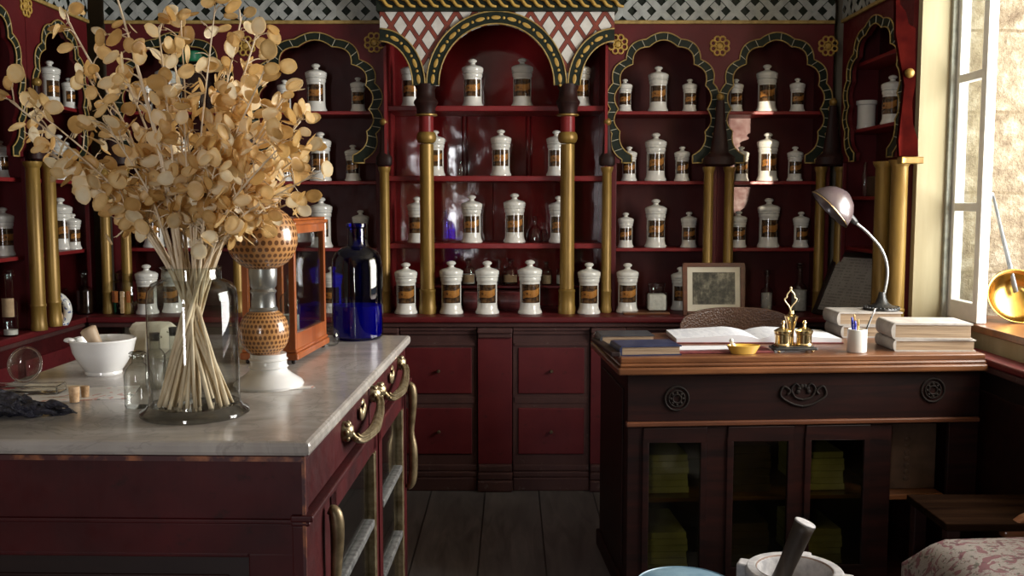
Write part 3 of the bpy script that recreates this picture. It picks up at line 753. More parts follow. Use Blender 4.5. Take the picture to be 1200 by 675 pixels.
for px, h, nm in ((482, 55, 'half hidden left of the left gold column'), (554, 57, 'left of the middle pair'), (612, 58, 'right of the middle pair'), (680, 56, 'half hidden right of the right gold column')):
    jar(px, 125.5, h, f'white lidded jar on top alcove shelf, {nm}', Y=5.29, z=CR[2])
for px, h, nm in ((510, 54, 'peeping out beside the left gold column'), (587, 55, 'standing alone in the middle'), (652, 54, 'beside the right gold column')):
    jar(px, 206.5, h, f'white lidded jar on second alcove shelf, {nm}', Y=5.29, z=CR[1])
for px, h, nm in ((489, 54, 'cut by the left gold column'), (553, 56, 'left of the middle pair'), (603, 58, 'right of the middle pair'), (655, 55, 'cut by the right gold column')):
    jar(px, 284.5, h, f'white lidded jar on third alcove shelf, {nm}', Y=5.28, z=CR[0])
for px, h, nm in ((476, 60, 'left of the left gold column'), (529, 62, 'first of three between the gold columns'), (571, 62, 'middle of three between the gold columns'), (621, 63, 'last of three between the gold columns'), (690, 60, 'right of the right gold column')):
    jar(px, 367, h, f'white lidded jar on the back worktop, {nm}', Y=5.105, z=WT, kind='B')
jar(735, 363.5, 58, 'white lidded jar on the back worktop, left of the square glass jar', Y=5.16, z=WT)
jar(797, 363, 50, 'white lidded jar half hidden behind the framed group photograph', Y=5.30, z=WT, kind='B')
jar(390, 363, 54, 'white lidded jar on the back worktop, between the wooden case and blue bottle', Y=5.16, z=WT, kind='B')
jar(173, 366, 58, 'white lidded jar on the worktop, just left of the flower vase', Y=5.1, z=WT, kind='B')
jar(203, 366, 56, 'white lidded jar on the worktop, seen through the flower vase', Y=5.16, z=WT, kind='B')
LXJ = -2.33
for px, py, h, z, lab in ((2, 98, 44, None, 'small white jar cut by the left edge, topmost'), (2, 192, 44, None, 'small white jar cut by the left edge, second from top'), (5, 291, 52, None, 'white jar at the left edge, left of the twin gold columns'),
                         (59, 110, 55, None, 'tall white lidded jar at top left, between painted arches'), (81, 116, 36, None, 'small white lidded jar beside the tall one at top left'),
                         (70, 205, 54, None, 'tall white jar behind the flowers at left, second shelf'), (86, 207, 38, None, 'small white jar behind the flowers at left, second shelf'),
                         (72, 290, 61, None, 'tall white jar right of the twin gold columns, third shelf'), (86, 290, 42, None, 'small white jar right of the twin gold columns, third shelf')):
    jar(px, py, h, lab, X=LXJ if px < 80 else -2.275, rz=R(62), z=[q for q in [ROWS[2], ROWS[1], ROWS[0]]][0 if py < 130 else 1 if py < 230 else 2], kind='B' if h > 50 else 'S')
jar(1045, 137, 59, 'tall white lidded jar in the shadowed bay beside the cream wall', X=1.825, rz=R(-55), z=rrow[2])
# plain pot
p = at_y(1015, 143, 1.82*ray(1015, 143)[1]/ray(1015, 143)[0]); p.z = rrow[2]
tag(lathe('ceramic_pot', [(0, .002), (.045, .002), (.048, .012), (.045, .03), (.045, .125), (.052, .13), (.052, .148), (.045, .15), (.04, .146), (.04, .02), (0, .02)], 'ceramic', None), 'plain white lidless pot in the shadowed bay beside the cream wall', 'pot').location = p

# ------------------------------------------------------------------ glassware on the shelves
def bottle(label, loc, Ht, w, mat='glass', stopper='glass', fill=None, fh=.5, fmat='powder', neck=.28, nh=.25, lab=None, labz=(.2, .5), cat='bottle', group=None, name='glass_bottle', shoulder=.12):
    t = thing(name, label, cat, loc, 0, group); r = w/2; zb = Ht*(1-nh); nr = r*neck
    pr = [(0, .001), (r*.9, .001), (r, .006), (r, zb-Ht*shoulder), (r*.86, zb-Ht*shoulder*.45), (nr*1.3, zb), (nr, zb+Ht*.02), (nr, Ht*.9), (nr*1.45, Ht*.915), (nr*1.4, Ht*.94)]
    lathe('bottle_body', pr, mat, t, 24)
    if stopper == 'glass': lathe('stopper', [(nr*.8, Ht*.86), (nr*.95, Ht*.94), (nr*.6, Ht*.95), (nr*1.5, Ht*.97), (nr*1.2, Ht*1.0), (0, Ht*1.005)], mat, t, 16)
    elif stopper: lathe('stopper', [(0, Ht*.86), (nr*.9, Ht*.86), (nr*1.05, Ht*1.0), (0, Ht*1.0)], stopper, t, 16)
    if fill: lathe('contents', [(0, .008), (r*.92, .008), (r*.92, Ht*fh), (0, Ht*fh*.98)], fmat, t, 20)
    if lab: MB().lathe([(r*1.015, Ht*labz[0]), (r*1.015, Ht*labz[1])], 14, a0=R(-150), a1=R(-30)).build('bottle_label', lab, t, True)
    return t
def on(px, Y, z): return (x_at(px, Y, z), Y, z)
bottle('slender clear stoppered bottle between the left gold column and a jar, third shelf', on(522, 5.36, CR[0]), .175, .042)
fl = bottle('clear conical flask between two jars on the third alcove shelf', on(627, 5.36, CR[0]), .15, .085, neck=.25, nh=.4, shoulder=.4, cat='flask', name='glass_flask', stopper=None)
bottle('small clear flask beside the conical flask on the third alcove shelf', on(637, 5.40, CR[0]), .11, .05, neck=.3, nh=.4, shoulder=.3, cat='flask', name='glass_flask', stopper=None)
bottle('tiny clear bottle near the left column on second alcove shelf', on(540, 5.38, CR[1]), .09, .035)
for px, h, w, fm, lab, nm in ((528, .13, .09, 'amber', None, 'leftmost behind the first front jar'), (549, .145, .075, 'powder', 'label_tan', 'with tan label, between first and middle front jars'),
                         (571, .12, .085, 'amber', None, 'hidden behind the middle front jar'), (598, .145, .085, 'amber', 'label_tan', 'dark with tan label, between middle and last front jars'),
                         (640, .13, .06, 'label_tan', None, 'filled with tan powder, right of the last front jar'), (657, .13, .05, 'powder', None, 'small, beside the right gold column')):
    bottle(f'stoppered bottle on low alcove shelf, {nm}', on(px, 5.43, LOW), h, w, 'glass', 'glass', True, .42, fm, .34, .3, lab, (.12, .4), group='small bottles on the low alcove shelf')
def lying_book(name, mat, loc, w, d, h, label, rz=0, cat='book', pages='page_edge', group=None, tilt=0):
    t = thing(name, label, cat, loc, rz, group)
    c = h*.11
    m = MB().box(0, w, 0, d, 0, c).box(0, w, 0, d, h-c, h)
    pr = [(h/2*math.cos(a)*.5, h/2+h/2*math.sin(a)) for a in [PI/2+PI*k/8 for k in range(9)]]
    n = len(pr); vs = [(x, 0, z) for x, z in pr]+[(x, d, z) for x, z in pr]
    m.add(vs, [tuple(range(n)), tuple(range(2*n-1, n-1, -1))]+[(i, i+n, i+1+n, i+1) for i in range(n-1)])
    m.build('cover', mat, t, bevel=.0015)
    box('page_block', pages, t, .001, w-.006, .005, d-.005, c, h-c, .0006)
    return t
for k, (px, w, mt) in enumerate(((553, .09, 'book_red'), (596, .155, 'book_red'))):
    x = x_at(px, 5.30, 1.0); t = thing('ledger_book', ('narrow' if k == 0 else 'wide')+' dark red bound ledger lying behind the alcove front jars', 'book', (x-w/2, 5.27, WT))
    m = MB().box(0, w, .0, .17, 0, .012).box(0, w, .0, .17, .086, .098); m.lathe([(.049, 0), (.049, w)], 16, mt=Matrix.Translation((0, .012, .049)) @ Matrix.Rotation(R(90), 4, 'Y'), a0=R(180), a1=R(360))
    m.build('cover', mt, t, bevel=.001); box('page_block', 'page_edge', t, .004, w-.004, .014, .165, .012, .086, 0)
# right part of the back worktop
t = thing('square_glass_jar', 'squat square glass jar of white powder on the back worktop', 'jar', on(769, 5.14, WT+.012))
box('jar_body', 'glass', t, -.052, .052, -.05, .05, 0, .10, .012); box('contents', 'powder', t, -.046, .046, -.044, .044, .004, .088, .008)
lathe('jar_neck', [(.04, .1), (.042, .108), (.042, .125), (.045, .128), (.045, .145), (.0, .147)], 'glass', t, 24)
t = thing('wooden_tray', 'thin orange-brown wooden strip lying under the square glass jar', 'board', on(757, 5.08, WT)); box('board', 'worn_wood', t, -.12, .12, -.035, .12, 0, .012, .004)
bottle('tall narrow glass bottle half full of white powder, right of the photograph', on(898, 5.16, WT), .225, .062, 'glass_dim', 'glass', True, .46, 'powder', .42, .42, shoulder=.06)
bottle('grey round-shouldered glass bottle between the powder bottle and desk lamp', on(936, 5.20, WT), .26, .085, 'glass_dim', 'glass', True, .45, 'powder', .36, .42, shoulder=.14)
# framed group photograph
def frame(name, label, loc, w, h, fw, mat, rot, pic, mount=.02, fd=.022):
    t = thing(name, label, 'picture', loc, 0); t.rotation_euler = rot
    m = MB().box(-w/2, w/2, 0, fd, 0, fw).box(-w/2, w/2, 0, fd, h-fw, h).box(-w/2, -w/2+fw, 0, fd, fw, h-fw).box(w/2-fw, w/2, 0, fd, fw, h-fw)
    m.build('frame', mat, t, bevel=.003)
    box('mount', 'mount' if mount else pic, t, -w/2+fw, w/2-fw, .008, .014, fw, h-fw, 0)
    if mount: box('print', pic, t, -w/2+fw+mount, w/2-fw-mount, .0065, .0085, fw+mount*1.3, h-fw-mount, 0)
    return t
a, b = x_at(803, 5.02), x_at(876, 5.02)
frame('picture_frame', 'wood-framed sepia group photograph standing on the back worktop behind the chair', ((a+b)/2, 5.02, WT), b-a, .272, .022, 'frame_wood', (R(-7), 0, 0), 'photo_print', .027)
# certificate leaning in the right corner
bl, br = at_z(953, 357, WT+.03), at_z(1014, 371, WT+.03)
yf, yn = 5.08, 4.78
P0 = at_y(953, 357, yf); P1 = at_y(1014, 371, yn); P0.z = P1.z = WT+.005
wv = (P1-P0); wd = wv.length; ang = math.atan2(wv.y, wv.x)
f = frame('certificate_frame', 'framed printed certificate leaning back in shadow behind the desk lamp', ((P0+P1)/2), wd*1.08, .36, .026, 'dark_wood', (R(0), 0, 0), 'document', 0, .02)
f.rotation_euler = Euler((R(-28), 0, ang), 'XYZ')
# left wall worktop things
def zg(px, py): return at_z(px, py, WT)
bottle('clear glass bottle with tan paper label on the left worktop, at the left edge', zg(13, 394), .29, .062, 'glass', 'glass', True, .1, 'powder', .5, .45, 'label_tan', (.30, .58), shoulder=.05)
bottle('clear stoppered bottle at the far left edge, behind the labelled one', zg(-4, 380), .26, .07, 'glass', 'glass', neck=.45)
bottle('dark brown glass bottle with tall stopper, right of the twin gold columns', zg(100, 368), .225, .085, 'glass_dim', 'glass', True, .55, 'amber', .35, .35)
bottle('small dark bottle behind the blue and white figurine', zg(78, 366), .13, .045, 'glass_dim', 'glass', True, .5, 'amber', .4, .35)
t = thing('ceramic_figurine', 'small blue and white ceramic figurine at the foot of the gold columns', 'figurine', zg(68, 381), R(20))
m = MB().tube(smoothpath([(-.03, 0, .02), (-.045, 0, .07), (-.025, 0, .12), (.01, 0, .135), (.04, 0, .10), (.045, 0, .05), (.03, 0, .01)], 5), [.02]*31, 10); m.box(-.045, .045, -.025, .025, 0, .012)
m.build('body', 'ceramic_blue', t, True); MB().tube(smoothpath([(.0, -.02, .012), (.002, -.022, .06), (-.005, -.02, .11), (-.012, -.018, .145)], 4), [.016, .02, .024, .024, .02, .018, .018, .016, .014, .014, .012, .01, .004], 10).build('figure', 'cork', t, True)
# wide glass jar with coloured sticks
t = thing('glass_storage_jar', 'wide glass jar of coloured sticks and dried bits on the left worktop', 'jar', zg(148, 367))
lathe('jar_body', [(0, .001), (.075, .001), (.08, .01), (.08, .14), (.07, .165), (.045, .18), (.045, .2), (.055, .21)], 'glass', t, 28)
lathe('jar_lid', [(.05, .2), (.05, .212), (.03, .225), (.012, .235), (.02, .25), (.016, .265), (0, .268)], 'glass', t, 20)
for x, y, mt in ((-.05, -.03, 'orange'), (-.03, -.045, 'orange'), (-.058, 0, 'green_lid'), (.0, -.05, 'cork'), (.03, -.04, 'orange')):
    box('stick', mt, t, x-.009, x+.009, y-.008, y+.008, .004 if mt != 'orange' else .06, .12, .003)
m = MB()
for k in range(26):
    a = random.uniform(0, 6.28); r = random.uniform(0, .055); m.sphere((r*math.cos(a), r*math.sin(a), random.uniform(.015, .06)), random.uniform(.008, .014), 8, 6)
m.build('contents', 'label_tan', t, True)
# green-lidded bottle high behind the flowers
bt = bottle('large clear glass jar with green lid behind the top of the dried flowers', on(232, 5.29, ROWS[2]), .27, .17, 'glass', None, neck=.95, nh=.12, cat='jar', name='glass_storage_jar')
lathe('jar_lid', [(0, .256), (.085, .256), (.088, .262), (.088, .305), (.08, .312), (0, .314)], 'green_lid', bt, 32)
# objects in the lower right bay
for px, py, ww, hh_, mt, lab in ((1032, 232, .10, .10, 'book_brown', 'brown box in shadow, lower shelf of the bay beside the cream wall'),):
    p = at_y(px, py, 4.8); p.x = 1.90; t = tag(MB().box(-.05, .05, -.12, .12, 0, .10).build('small_box', mt, None, bevel=.004), lab, 'box'); t.location = (1.84, 4.86, rrow[1])
bottle('thin clear glass tube bottle catching light in the shadowed right bay', (1.78, 4.98, rrow[1]), .17, .03, neck=.5)
bottle('dark bottle in shadow on the lowest shelf of the right bay', (1.82, 4.80, rrow[0]), .16, .06, 'glass_dim', 'glass', True, .6, 'amber')
# ------------------------------------------------------------------ marble-topped counter
CT = 1.03
co = thing('marble_counter', 'dark red shop counter with pale marble top, glazed doors and brass handles', 'counter', (-.395, 1.88, 0), R(-1.5))
CW, CL = .93, 1.53
st = box('marble_top', 'marble', co, -CW, 0, 0, CL, CT-.03, CT, .009)
bx = -.012
m = MB().box(-CW+.02, bx-.02, .02, CL-.02, .05, CT-.031); m.build('carcass', 'dark_wood', co)
# end panel towards the camera
m = MB().box(-CW+.02, bx-.001, .012, .035, .87, CT-.031).box(-CW+.02, bx-.001, .006, .035, .862, .872).box(-CW+.02, bx-.001, .014, .035, .80, .862)
m.box(-.13, bx-.001, .014, .035, .05, .80).box(-CW+.02, -CW+.12, .014, .035, .05, .80).box(-CW+.12, -.13, .024, .035, .05, .80); m.box(-CW+.12, -.13, .018, .035, .79, .80)
m.build('end_panel', 'red_counter', co, bevel=.003)
box('end_inset_panel', 'desk_wood', co, -CW+.17, -.17, .016, .03, .10, .755, .004)
MB().box(bx-.006, bx+.0005, .0055, .011, .10, CT-.032).build('worn_corner', 'worn_edge', co); MB().box(-CW+.02, bx-.006, .0105, .0125, CT-.042, CT-.032).build('worn_top_edge', 'worn_edge', co)
# drawer frieze
y = [.02, .40, .97, 1.5]
for a, b in ((.04, .75), (.77, 1.50)):
    d = box('drawer', 'red_counter', co, bx-.03, bx-.003, a, b, .885, CT-.04, .003)
    ya, yb = (.40, .80) if a < .5 else (.90, 1.32)
    hd = MB()
    pts = smoothpath([(bx+.012, ya, .955), (bx+.030, ya+.03, .930), (bx+.040, (ya+yb)/2-.03, .920), (bx+.038, (ya+yb)/2+.05, .928), (bx+.028, yb-.05, .945), (bx+.012, yb, .965)], 8)
    n = len(pts); rad = [.008+.006*math.sin(PI*i/(n-1))**2 for i in range(n)]
    hd.tube(pts, rad, 12)
    for q in (-.006, .006):
        hd.tube([p+Vector((.009, 0, q)) for p in pts[4:-4]], .004, 6)
    hd.build('drawer_pull', 'old_brass', d, True)
    for yy, z_ in ((ya, .957), (yb, .967)):
        m = MB()
        m.lathe([(.0, .026), (.012, .024), (.02, .014), (.024, .004), (.024, 0)], 16, mt=Matrix.Translation((bx-.003, yy, z_)) @ Matrix.Rotation(R(90), 4, 'Y'))
        for k in range(6):
            aa = k*PI/3; m.sphere((bx+.008, yy+.018*math.cos(aa), z_+.018*math.sin(aa)), .008, 8, 6)
        m.build('pull_rosette', 'old_brass', d, True)
    m = MB()
    for k in range(5):
        aa = -PI/3+k*PI/6; m.sphere((bx+.004, (ya+yb)/2+.035*math.sin(aa)+.02, .97-.022*math.cos(aa)), .011, 8, 6, (.5, 1, 1.4))
    m.build('pull_crest', 'old_brass', d, True)
    lathe('keyhole_plate', [(0, .004), (.014, .003), (.018, 0)], 'old_brass', d, 14, mt=Matrix.Translation((bx-.002, yb-.14, .965)) @ Matrix.Rotation(R(90), 4, 'Y'))
MB().box(bx-.03, bx+.016, .0, CL-.005, .868, .882).box(bx-.03, bx+.008, .005, CL-.01, .858, .868).build('waist_moulding', 'red_counter', co, bevel=.004)
# stiles and doors
for a, b in ((.012, .30), (.875, .915), (1.40, CL-.02)):
    pass
m = MB(); fz0 = .10
for a, b in ((.013, .25), (.86, .90), (1.42, CL-.02)): m.box(bx-.03, bx-.004, a, b, fz0, .857)
m.box(bx-.03, bx-.003, .013, CL-.02, .05, .12); m.build('side_frame', 'red_counter', co, bevel=.003)
box('plinth', 'brown_base', co, -CW+.03, bx-.01, .03, CL-.03, 0, .05, .004)
for a, b in ((.25, .86), (.90, 1.42)):
    d = MB(); z0, z1 = .13, .85; sw = .055
    d.box(bx-.022, bx, a, b, z1-.05, z1).box(bx-.022, bx, a, b, z0, z0+.06).box(bx-.022, bx, a, a+sw, z0, z1).box(bx-.022, bx, b-sw, b, z0, z1)
    d = d.build('glazed_door', 'red_counter', co, bevel=.003)
    MB().box(bx-.015, bx+.004, b-sw-.016, b-sw, z0+.06, z1-.05).box(bx-.015, bx+.004, b-sw+.012, b-sw+.018, z0+.06, z1-.05).build('brass_bead', 'old_brass', d, bevel=.002)
    for zc in (.605, .38): box('glazing_bar', 'worn_bar', d, bx-.02, bx+.004, a+sw, b-sw-.016, zc-.011, zc+.011, .004)
    box('pane', 'pane', d, bx-.014, bx-.011, a+sw, b-sw, z0+.06, z1-.05, 0)
# vertical bronze pulls
for yy, z0, z1 in ((.19, .44, .835), (1.475, .50, .865)):
    pts = smoothpath([(bx+.004, yy, z0), (bx+.020, yy, z0+.03), (bx+.024, yy, (z0+z1)/2-.05), (bx+.018, yy+.002, (z0+z1)/2+.02), (bx+.024, yy, z1-.06), (bx+.02, yy, z1-.01), (bx+.006, yy, z1)], 6)
    n = len(pts); MB().tube(pts, [.010+.006*abs(math.sin(2*PI*i/(n-1))) for i in range(n)], 12).build('door_pull', 'bronze', co, True)
# things seen inside behind the panes
m = MB()
for yy, zc, r in ((.5, .60, .05), (.62, .60, .035), (1.1, .60, .045)):
    pass
# ------------------------------------------------------------------ on the marble
def mz(px, py): return at_z(px, py, CT)
VP = mz(229, 485)
va = thing('glass_vase', 'large clear glass jar vase with flared foot holding dried honesty stems', 'vase', VP)
hs = .325/.322
def ring(r, z): return (r, z)
outer = [(0, .0), (.112, .0), (.117, .004), (.116, .010), (.104, .018), (.098, .026), (.0965, .04), (.0965, .255), (.094, .275), (.085, .290), (.070, .297), (.064, .300), (.063, .322), (.067, .326)]
inner = [(.064, .326), (.060, .321), (.060, .300), (.068, .292), (.082, .285), (.090, .272), (.092, .255), (.092, .03), (.085, .022), (0, .02)]
lathe('vase_wall', outer[5:]+inner[:7], 'glass', va, 64)
lathe('vase_foot', [(0, .0), (.112, .0), (.117, .004), (.116, .010), (.104, .018), (.098, .026), (.092, .026), (.085, .020), (0, .018)], 'glass_dim', va, 64)
# dried honesty stems
tips = [(132, -20), (252, 8), (12, 118), (46, 132), (34, 158), (62, 182), (78, 22), (150, 40), (186, 34), (212, 30), (262, 92), (283, 20), (300, 42), (312, 78), (334, 112), (352, 142), (356, 178), (366, 206),
        (345, 236), (318, 200), (280, 110), (215, 125), (150, 98), (128, 150), (190, 150), (104, 92), (136, 278), (262, 165), (205, 70), (165, 185), (300, 150), (326, 132), (344, 160), (334, 210), (316, 242), (292, 92), (285, 128), (250, 205), (92, 206), (330, 170)]
neck = VP+Vector((0, 0, .315))
def honesty(i, px, py):
    rnd = random.Random(100+i)
    bare = i < 2
    dY = -.11 if bare else rnd.uniform(-.13, .13)
    T = at_y(px, py, VP.y+dY)-VP
    a = rnd.uniform(0, 2*PI); a = math.atan2(-(T.y), -(T.x))+rnd.uniform(-.7, .7)
    foot = Vector((math.cos(a)*rnd.uniform(.04, .084), math.sin(a)*rnd.uniform(.04, .08), .024))
    nk = Vector((max(-.04, min(.04, T.x*.12+rnd.uniform(-.012, .012))), max(-.04, min(.04, T.y*.15+rnd.uniform(-.02, .02))), .31))
    low = (px, py) == (136, 278)
    if low: mid = Vector((T.x*.45, T.y*.4, .46))
    else: mid = nk+(T-nk)*.5+Vector((-T.x*.06, 0, .03))
    pts = smoothpath([foot, foot*.45+nk*.55+Vector((0, 0, .0)), nk, nk+(mid-nk)*.5+Vector((0, 0, .01)), mid, T], 6)
    r0 = rnd.uniform(.0040, .0056)
    if i % 4 == 1: r0 *= .8
    n = len(pts)
    t = thing('honesty_stem', 'dried honesty stem with papery tan seed discs, standing in the glass vase', 'dried plant', VP, 0, 'dried honesty stems in the vase')
    m = MB(); m.tube(pts, [r0*(1-.62*k/(n-1)) for k in range(n)], 6)
    def pod(c, nrm, up, s, tn):
        u = up.cross(nrm)
        if u.length < 1e-3: u = Vector((1, 0, 0)).cross(nrm)
        u.normalize(); v = nrm.cross(u).normalized(); pm_v = []; pm_f = []; tone = []; o = 0; K = 14
        bend = rnd.uniform(-.3, .3)
        pm_v.append(c+nrm*s*.04); tone.append(tn)
        for rr, dz in ((.55, .06), (.92, .0), (1.0, .03)):
            for k in range(K):
                aa = 2*PI*k/K; x = math.cos(aa)*rr*.44; y = math.sin(aa)*rr*.54
                if k == 0 and rr > .9: pass
                pt = c+u*x*s+v*y*s+nrm*(dz+bend*(x*x*1.6)+rnd.uniform(-.012, .012))*s
                pm_v.append(pt); tone.append(tn-(.18 if rr > .9 else 0))
        tipi = o+1+2*K+int(K*.25)
        pm_v[tipi] = pm_v[tipi]+v*s*.04
        for k in range(K): pm_f.append((o, o+1+k, o+1+(k+1) % K))
        for L in (0, 1):
            for k in range(K): pm_f.append((o+1+L*K+k, o+1+(L+1)*K+k, o+1+(L+1)*K+(k+1) % K, o+1+L*K+(k+1) % K))
        me = bpy.data.meshes.new('seed_pod'); me.from_pydata([tuple(q) for q in pm_v], [], pm_f)
        at = me.attributes.new('tone', 'FLOAT', 'POINT'); at.data.foreach_set('value', tone)
        link('seed_pod', me, 'seed_pod', t, True)
    def branch(base, d, L, pods):
        q = [base, base+d*L*.5+Vector((0, 0, L*.12)), base+d*L]
        sp = smoothpath(q, 3); m.tube(sp, [r0*.32]*len(sp), 4)
        for j in range(pods):
            f = 1-j*.38/max(1, pods); b = base+d*L*f; side = Vector((rnd.uniform(-1, 1), rnd.uniform(-1, 1), rnd.uniform(-.8, .8))).normalized()
            stalk = (d*.6+side*.8).normalized(); s = rnd.uniform(.027, .040); c = b+stalk*(.010+s*.5)
            m.tube([b, b+stalk*.012], r0*.22, 3)
            nr = Vector((rnd.uniform(-1, 1), rnd.uniform(-1.4, -.2) if rnd.random() < .7 else rnd.uniform(-.3, .3), rnd.uniform(-.9, .9))).normalized()
            pod(c, nr, stalk, s, rnd.random()**1.0)
    if low:
        branch(pts[-2], (pts[-1]-pts[-3]).normalized(), .01, 1)
    else:
        start = .86 if bare else .56; cnt = 4 if bare else 17
        for j in range(cnt):
            f = start+(1-start)*(j+.5)/cnt; k = min(n-2, int(f*(n-1))); tt = (pts[k+1]-pts[k]).normalized()
            base = pts[k]+(pts[k+1]-pts[k])*(f*(n-1)-k)
            sd = Vector((rnd.uniform(-1, 1), rnd.uniform(-.8, .8), rnd.uniform(-.3, .7))).normalized()
            d = (tt*.6+sd).normalized(); branch(base, d, rnd.uniform(.018, .06)*(1.15-.4*f), rnd.choice((1, 2, 2)))
        branch(pts[-2], (pts[-1]-pts[-2]).normalized(), .03, 2)
    m.build('stem', 'stem', t, True)
for i, (px, py) in enumerate(tips): honesty(i, px, py)

# gasogene: two cane-covered globes on a white foot
gp = mz(317, 452)
g = thing('seltzer_siphon', 'antique soda siphon: two cane-covered globes joined by metal collar on white foot', 'siphon', gp)
K = gp.y/F
lathe('white_foot', [(0, 0), (.086, 0), (.088, .006), (.084, .014), (.06, .030), (.048, .040), (.046, .046), (.050, .050), (.046, .056), (.046, .066), (.049, .069), (.045, .074), (.045, .084), (0, .084)], 'white_ceramic', g, 48, c=(-.004, 0, 0))
def globe(name, c, rx, rz_, e=2.0):
    n = 20; m_ = bpy.data.meshes.new(name); vs = []; fs = []; seg = 48
    for i in range(n+1):
        a = -PI/2+PI*i/n; r = rx*max(.25, abs(math.cos(a))**(2/e)) if 0 < i < n else rx*.25
        for k in range(seg+1): t = 2*PI*k/seg; vs.append((c[0]+r*math.cos(t), c[1]+r*math.sin(t), c[2]+rz_*math.copysign(abs(math.sin(a))**(2/e), math.sin(a))))
    for i in range(n):
        for k in range(seg): fs.append((i*(seg+1)+k, i*(seg+1)+k+1, (i+1)*(seg+1)+k+1, (i+1)*(seg+1)+k))
    m_.from_pydata(vs, [], fs); u = m_.uv_layers.new(name='UVMap')
    for p in m_.polygons:
        for li in p.loop_indices:
            vi = m_.loops[li].vertex_index; u.data[li].uv = ((vi % (seg+1))/seg, (vi//(seg+1))/n)
    return link(name, m_, 'cane_globe', g, True)
zl = z_at(389, gp.y)-CT; zu = z_at(279, gp.y)-CT
globe('lower_globe', (-.013, 0, zl), .062, .062, 2.3)
globe('upper_globe', (-.013, 0, zu), .088, .082, 2.15)
z1, z2 = z_at(362, gp.y)-CT, z_at(312, gp.y)-CT
hh2 = z2-z1
lathe('metal_collar', [(.034, z1-.006), (.036, z1), (.031, z1+.006), (.029, z1+hh2*.35), (.033, z1+hh2*.42), (.028, z1+hh2*.48), (.033, z1+hh2*.55), (.035, z1+hh2*.8), (.035, z2-.002), (.038, z2), (.038, z2+.006)], 'steel', g, 36, c=(-.013, 0, 0))
lathe('top_valve', [(.02, zu+.076), (.024, zu+.08), (.02, zu+.1), (.012, zu+.105), (.012, zu+.13), (.018, zu+.135), (.0, zu+.145)], 'steel', g, 20, c=(-.013, 0, 0))
t = thing('paper_tag', 'small printed paper tag lying beside the white foot of the siphon', 'tag', mz(352, 455), R(24)); box('tag_paper', 'leaflet', t, -.035, .035, -.012, .014, .0005, .002, 0)
# display case
c0 = mz(347, 427); c1 = mz(383, 406.5)
cd = (c1-c0); L = cd.length; ang = math.atan2(cd.y, cd.x)-PI/2
dc = thing('display_case', 'small orange-brown wooden display case with glass side, behind the soda siphon', 'case', c0, ang)
Wc, Hc = .155, z_at(256, c0.y)-CT
f0 = .012
m = MB()
for x in (-Wc, -.018):
    for y_ in (0, L-.018): m.box(x, x+.018, y_, y_+.018, f0, Hc-.015)
for z0, z1_ in ((f0+.018, f0+.075), (Hc-.045, Hc-.02)):
    m.box(-.018, 0, .018, L-.018, z0, z1_).box(-Wc, -Wc+.018, .018, L-.018, z0, z1_).box(-Wc+.018, -.018, 0, .018, z0, z1_).box(-Wc+.018, -.018, L-.018, L, z0, z1_)
m.build('case_frame', 'case_wood', dc, bevel=.002)
MB().box(-Wc-.008, .008, -.008, L+.008, f0, f0+.02).box(-Wc-.004, .004, -.004, L+.004, f0+.02, f0+.03).build('case_base', 'case_wood', dc, bevel=.004)
MB().box(-Wc-.008, .008, -.008, L+.008, Hc-.02, Hc-.008).box(-Wc-.002, .002, -.002, L+.002, Hc-.008, Hc).build('case_top', 'case_wood', dc, bevel=.004)
m = MB()
for x in (-Wc+.01, -.01):
    for y_ in (.01, L-.01): m.lathe([(.004, 0), (.007, .004), (.006, f0)], 10, (x, y_, 0))
m.build('case_feet', 'dark_wood', dc)
box('side_glass', 'pane', dc, -.010, -.007, .018, L-.018, f0+.07, Hc-.04, 0); box('front_glass', 'pane', dc, -Wc+.018, -.018, .007, .010, f0+.07, Hc-.04, 0)
bottle('glass bottle standing inside the wooden display case', Vector(c0)+Matrix.Rotation(ang, 3, 'Z') @ Vector((-.07, .18, f0+.031)), .20, .06, 'glass_dim', 'glass', True, .4, 'powder')
# small round flask and blue bottle
t = thing('round_flask', 'small round-bottomed glass flask beside the display case', 'flask', mz(389, 405))
lathe('flask_body', [(0, .0), (.010, .0), (.02, .006), (.027, .025), (.025, .042), (.015, .055), (.006, .062), (.0055, .12), (.009, .125), (.007, .128)], 'glass_dim', t, 24)
bp = mz(419.5, 396.5)
t = thing('blue_glass_bottle', 'big cobalt blue glass bottle with lighter blue liquid on the marble', 'bottle', bp)
kb = 1.0
lathe('bottle_glass', [(0, .002), (.078, .002), (.085, .010), (.086, .03), (.086, .245), (.083, .272), (.072, .294), (.05, .310), (.034, .316), (.030, .322), (.029, .375), (.034, .38), (.034, .392), (.026, .394)], 'cobalt', t, 48)
lathe('bottle_liquid', [(0, .01), (.078, .01), (.082, .02), (.082, .115), (0, .116)], 'cobalt_liquid', t, 40)
# mortar with pestle
p = mz(122, 438)
t = thing('mortar_bowl', 'white porcelain mortar bowl on the marble left of the vase', 'mortar', p)
lathe('bowl', [(0, 0), (.046, 0), (.048, .004), (.047, .010), (.062, .032), (.078, .062), (.083, .086), (.086, .094), (.084, .098), (.079, .096), (.074, .066), (.058, .035), (.03, .017), (0, .014)], 'white_ceramic', t, 48)
MB().sphere((-.082, -.02, .095), .012, 10, 8, (1.3, 1, .6)).build('pouring_lip', 'white_ceramic', t, True)
t = thing('pestle', 'pale wooden-handled pestle resting in the white mortar bowl', 'pestle', p)
a = Vector((-.002, .01, .042)); b = at_y(102, 384, p.y-.0)-p
pts = [a+(b-a)*q for q in (0, .15, .3, .6, .85, .95, 1)]
MB().tube(pts, [.014, .016, .015, .017, .021, .022, .015], 16).build('pestle_body', 'pale_wood', t, True)
